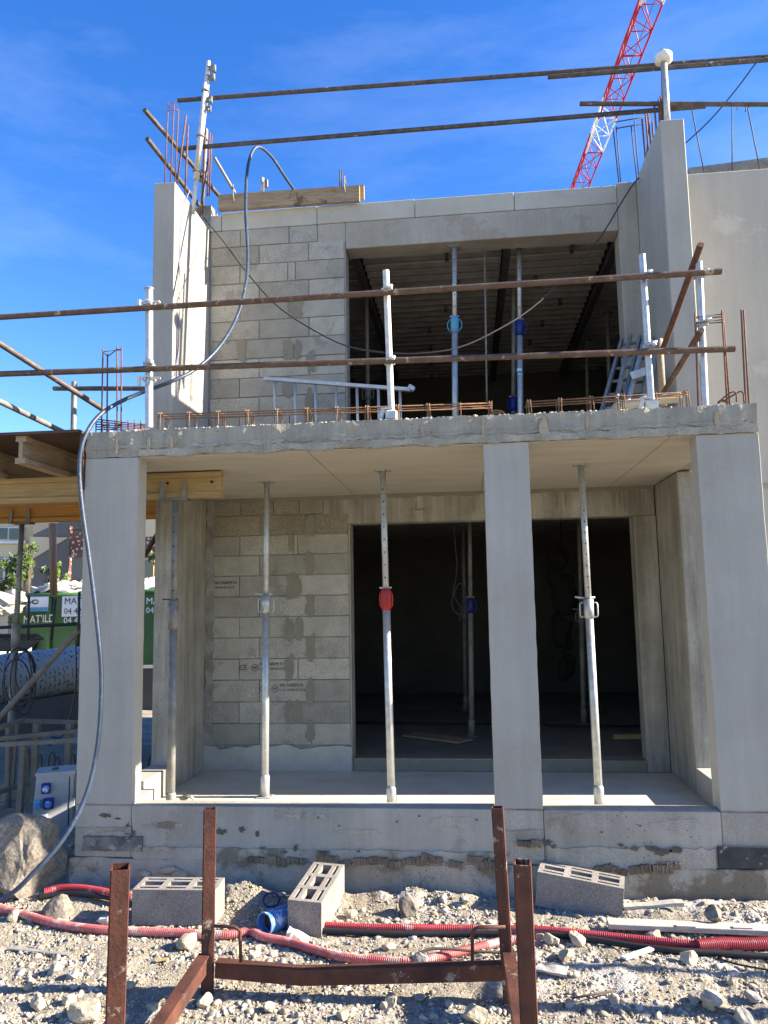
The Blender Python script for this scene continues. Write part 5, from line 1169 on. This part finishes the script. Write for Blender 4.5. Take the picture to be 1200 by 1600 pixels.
# larger stones one by one: pixel, radius (px), look
stones = [
 (134, 1574, 30, 'c', 'largest cream stone at the left between the picture edge and the front post'),
 (88, 1418, 26, 'o', 'ochre stone under the dusty conduit below the boulder'), (20, 1432, 13, 'c', 'cream stone at the far left beside the conduit'),
 (293, 1470, 20, 'c', 'cream stone touching the rear left rack post'), (322, 1562, 17, 'c', 'rounded cream stone at the foot of the rear left post'),
 (85, 1514, 15, 'g', 'grey stone lying alone on the dusty patch at the left'), (112, 1522, 13, 'g', 'small flat grey stone beside the lone grey stone'),
 (60, 1566, 16, 'c', 'cream stone near the bottom left corner'), (45, 1540, 10, 'c', 'small cream stone near the left edge'), (200, 1540, 12, 'c', 'cream stone just right of the front left post'), (110, 1560, 12, 'c', 'cream stone left of the largest left stone'),
 (549, 1427, 11, 'c', 'bright cream stone right of the middle block'), (546, 1431, 7, 'c', 'small stone beside the bright cream stone'),
 (612, 1562, 15, 'c', 'cream stone below the rusty beam'), (598, 1570, 9, 'c', 'small cream stone left of the one below the beam'), (655, 1557, 11, 'g', 'grey stone below the right half of the beam'), (745, 1585, 22, 'c', 'wide cream stone near the bottom between the rear posts'),
 (700, 1568, 9, 'g', 'small grey stone near the bottom centre'), (610, 1477, 13, 'c', 'cream stone behind the pink conduit'), (640, 1415, 22, 'o', 'flat ochre stone at the foot of the wall'),
 (693, 1402, 8, 'g', 'small grey stone at the wall foot'), (728, 1405, 8, 'g', 'second small grey stone at the wall foot'),
 (901, 1466, 16, 'c', 'upright cream stone leaning on the red conduit'), (862, 1468, 15, 'c', 'cream stone left of the upright one by the conduit'), (845, 1462, 9, 'c', 'small cream stone right of the rack post'), (927, 1470, 6, 'c', 'tiny white stone by the black pipe'),
 (1022, 1462, 13, 'c', 'cream stone under the end of the weathered board'), (1050, 1465, 12, 'o', 'ochre stone under the weathered board'), (1118, 1428, 18, 'o', 'ochre stone half buried in the chippings heap'),
 (1112, 1562, 22, 'c', 'large cream stone near the bottom right'), (1085, 1558, 12, 'g', 'grey stone beside the large bottom right stone'), (1160, 1590, 18, 'g', 'grey stone close to the bottom right corner'), (1148, 1478, 13, 'c', 'cream stone in front of the thick red conduit'), (1063, 1472, 9, 'c', 'small cream stone between board and conduit'), (1075, 1495, 16, 'c', 'flat cream stone below the black pipe'), (885, 1493, 13, 'c', 'cream stone above the torn cardboard'),
 (890, 1566, 11, 'g', 'grey stone right of the front right post'), (960, 1560, 12, 'c', 'cream stone in the shadow band at the right'), (1047, 1532, 8, 'c', 'small cream stone in the right shadow band'), (1178, 1556, 16, 'g', 'grey stone at the right edge'), (1140, 1531, 10, 'c', 'small cream stone near the right edge'), (420, 1575, 12, 'c', 'cream stone at the bottom left of centre'), (480, 1560, 10, 'g', 'grey stone below the left half of the beam'), (536, 1585, 12, 'c', 'cream stone at the bottom centre'), (240, 1573, 12, 'g', 'grey stone between the left rack rail and the post'),
 (395, 1490, 12, 'g', 'grey stone beside the left rack handle'), (370, 1484, 9, 'c', 'small cream stone under the left rack handle'), (820, 1382, 9, 'g', 'small grey stone left of the tilted block'),
]
for i, (x, y, rp_, k_, lb) in enumerate(stones):
    p = gp(x, y+rp_*.55, 0); dd = (p-CAM).dot(fwd); s_ = rp_*dd/FOC
    bm = stone_mesh(3, 400+i, .3, (s_*1.05, s_*.8, s_*(.85 if i % 3 else .62))); bmesh.ops.rotate(bm, matrix=Matrix.Rotation(i*1.3, 3, 'Y') if 0 else Matrix.Rotation(i*.37, 3, 'Z'), verts=bm.verts)
    bmesh.ops.translate(bm, verts=bm.verts, vec=V(p.x, p.y, p.z+s_*.42)); q = MB(); q.bm.free(); q.bm = bm
    solo(q, 'limestone_chunk', {'c': 'stone_cream', 'g': 'stone_grey', 'o': 'boulder'}[k_], lb, 'stone', 'larger stones on the gravel')

# ---------------------------------------------------------------- rusty steel rack
T = thing('steel_rack', (2.08, -1.8, GR), 'rusty square tube stillage frame with four posts in the foreground', 'steel rack')
def sqtube(p0, p1, wv, name='post', open_top=True, m='rust_frame', rz=0):
    p0, p1 = Vector(p0), Vector(p1); u = (p1-p0).normalized(); x = V(math.cos(rz), math.sin(rz), 0); x = (x-u*x.dot(u)).normalized(); y = u.cross(x)
    q = MB(); bm = q.bm; h = wv/2; t = .005
    def rg(c, hh): return [bm.verts.new(c+x*a*hh+y*b*hh) for a, b in ((-1, -1), (1, -1), (1, 1), (-1, 1))]
    A, Bq, C_, D_ = rg(p0, h), rg(p1, h), rg(p1, h-t), rg(p1-u*.1, h-t)
    for r0, r1 in ((A, Bq), (Bq, C_), (C_, D_)):
        for k_ in range(4): bm.faces.new((r0[k_], r0[(k_+1) % 4], r1[(k_+1) % 4], r1[k_]))
    bm.faces.new(A); bm.faces.new(D_)
    es = [e for e in bm.edges if all(v in A+Bq for v in e.verts) and abs((e.verts[0].co-e.verts[1].co).normalized().dot(u)) > .9]
    bmesh.ops.bevel(bm, geom=es, offset=.006, segments=2, affect='EDGES')
    return q.build(name, m, T)
Yr = -1.25
A1, A0 = at(328, 1263, Y=Yr), at(324, 1548, Y=Yr); B1, B0 = at(777, 1261, Y=Yr), at(796, 1560, Y=Yr)
A0.z = B0.z = GR-.03
sqtube(A0, A1, .060, rz=.25); sqtube(B0, B1, .055, rz=-.12)
C1, D1 = at(188, 1354, D=2.72), at(816, 1347, D=2.62)
c0 = at(180, 1600, D=2.72); C0 = C1+(c0-C1)*((GR-.03-C1.z)/(c0.z-C1.z))*1.0; d0 = at(827, 1600, D=2.60); D0 = D1+(d0-D1)*((GR-.03-D1.z)/(d0.z-D1.z))
sqtube(C0, C1, .064, rz=.35); sqtube(D0, D1, .058, rz=-.12)
zr = at(325, 1516, Y=Yr).z
# rear channel beam: bent slightly
def channel(pts, h, d, name='rail', m='rust_frame'):
    q = MB()
    for a, b in zip(pts[:-1], pts[1:]):
        a, b = Vector(a), Vector(b); q.beam(a, b, .006, h); q.beam(a+V(0, d/2, h/2-.003), b+V(0, d/2, h/2-.003), d, .006); q.beam(a+V(0, d/2, -h/2+.003), b+V(0, d/2, -h/2+.003), d, .006)
        q.beam(a+V(0, d, 0), b+V(0, d, 0), .006, h)
    return q.build(name, m, T)
ca, cb_, cc = at(336, 1516, Y=Yr-.02), at(470, 1528, Y=Yr-.03), at(788, 1520, Y=Yr-.02)
channel([ca, cb_, cc], .072, .05)
# side rails down to the front posts
for (hx, hy, F0) in ((322, 1492, C0), (795, 1490, D0)):
    a = at(hx, hy, Y=Yr); a.z = at(hx, hy+6, Y=Yr).z; zf = a.z
    b = V(F0.x, F0.y, a.z-.02)
    q = MB(); q.beam(a-V(0, .02, 0), b, .058, .07); q.build('rail', 'rust_frame', T)
channel([V(C0.x, C0.y-.0, GR+.1), V(D0.x, D0.y, GR+.1)], .07, .05)
for pts in (((334, 1447), (366, 1448), (375, 1454), (376, 1503)), ((790, 1448), (746, 1449), (738, 1455), (738, 1503))):
    q = MB(); P_ = [at(x, y, Y=Yr-.03) for x, y in pts]; q.tube([P_[0]]+spline(P_[1:3], 3)+[P_[3]], .0085, 8); q.build('handle', 'rust_frame', T)

# unseen barrier added on the right to cast bars of shade on the gravel
T = thing('added_shade_barrier', (6.4, -1.1, GR), 'low timber site barrier standing beyond the right picture edge', 'barrier')
for y_ in (-1.21, -.86):
    q = MB(); q.box(7.3, 7.36, y_, y_+.05, GR-.02, .999); q.build('post', 'timber_grey', T)
for (y0_, y1_) in ((-.86, -.815), (-1.21, -1.13)):
    q = MB(); q.box(5.3, 7.36, y0_, y1_, 1.0, 1.03); q.build('board', 'timber_grey', T)
q = MB(); q.box(7.3, 7.36, -1.129, -.861, 1.0, 1.03); q.build('cross_piece', 'timber_grey', T)
q = MB(); q.box(5.3, 5.35, -1.129, -.861, 1.0, 1.03); q.build('cross_piece', 'timber_grey', T)
q = MB(); q.box(5.3, 5.35, -1.21, -1.16, GR-.02, .999); q.build('post', 'timber_grey', T)
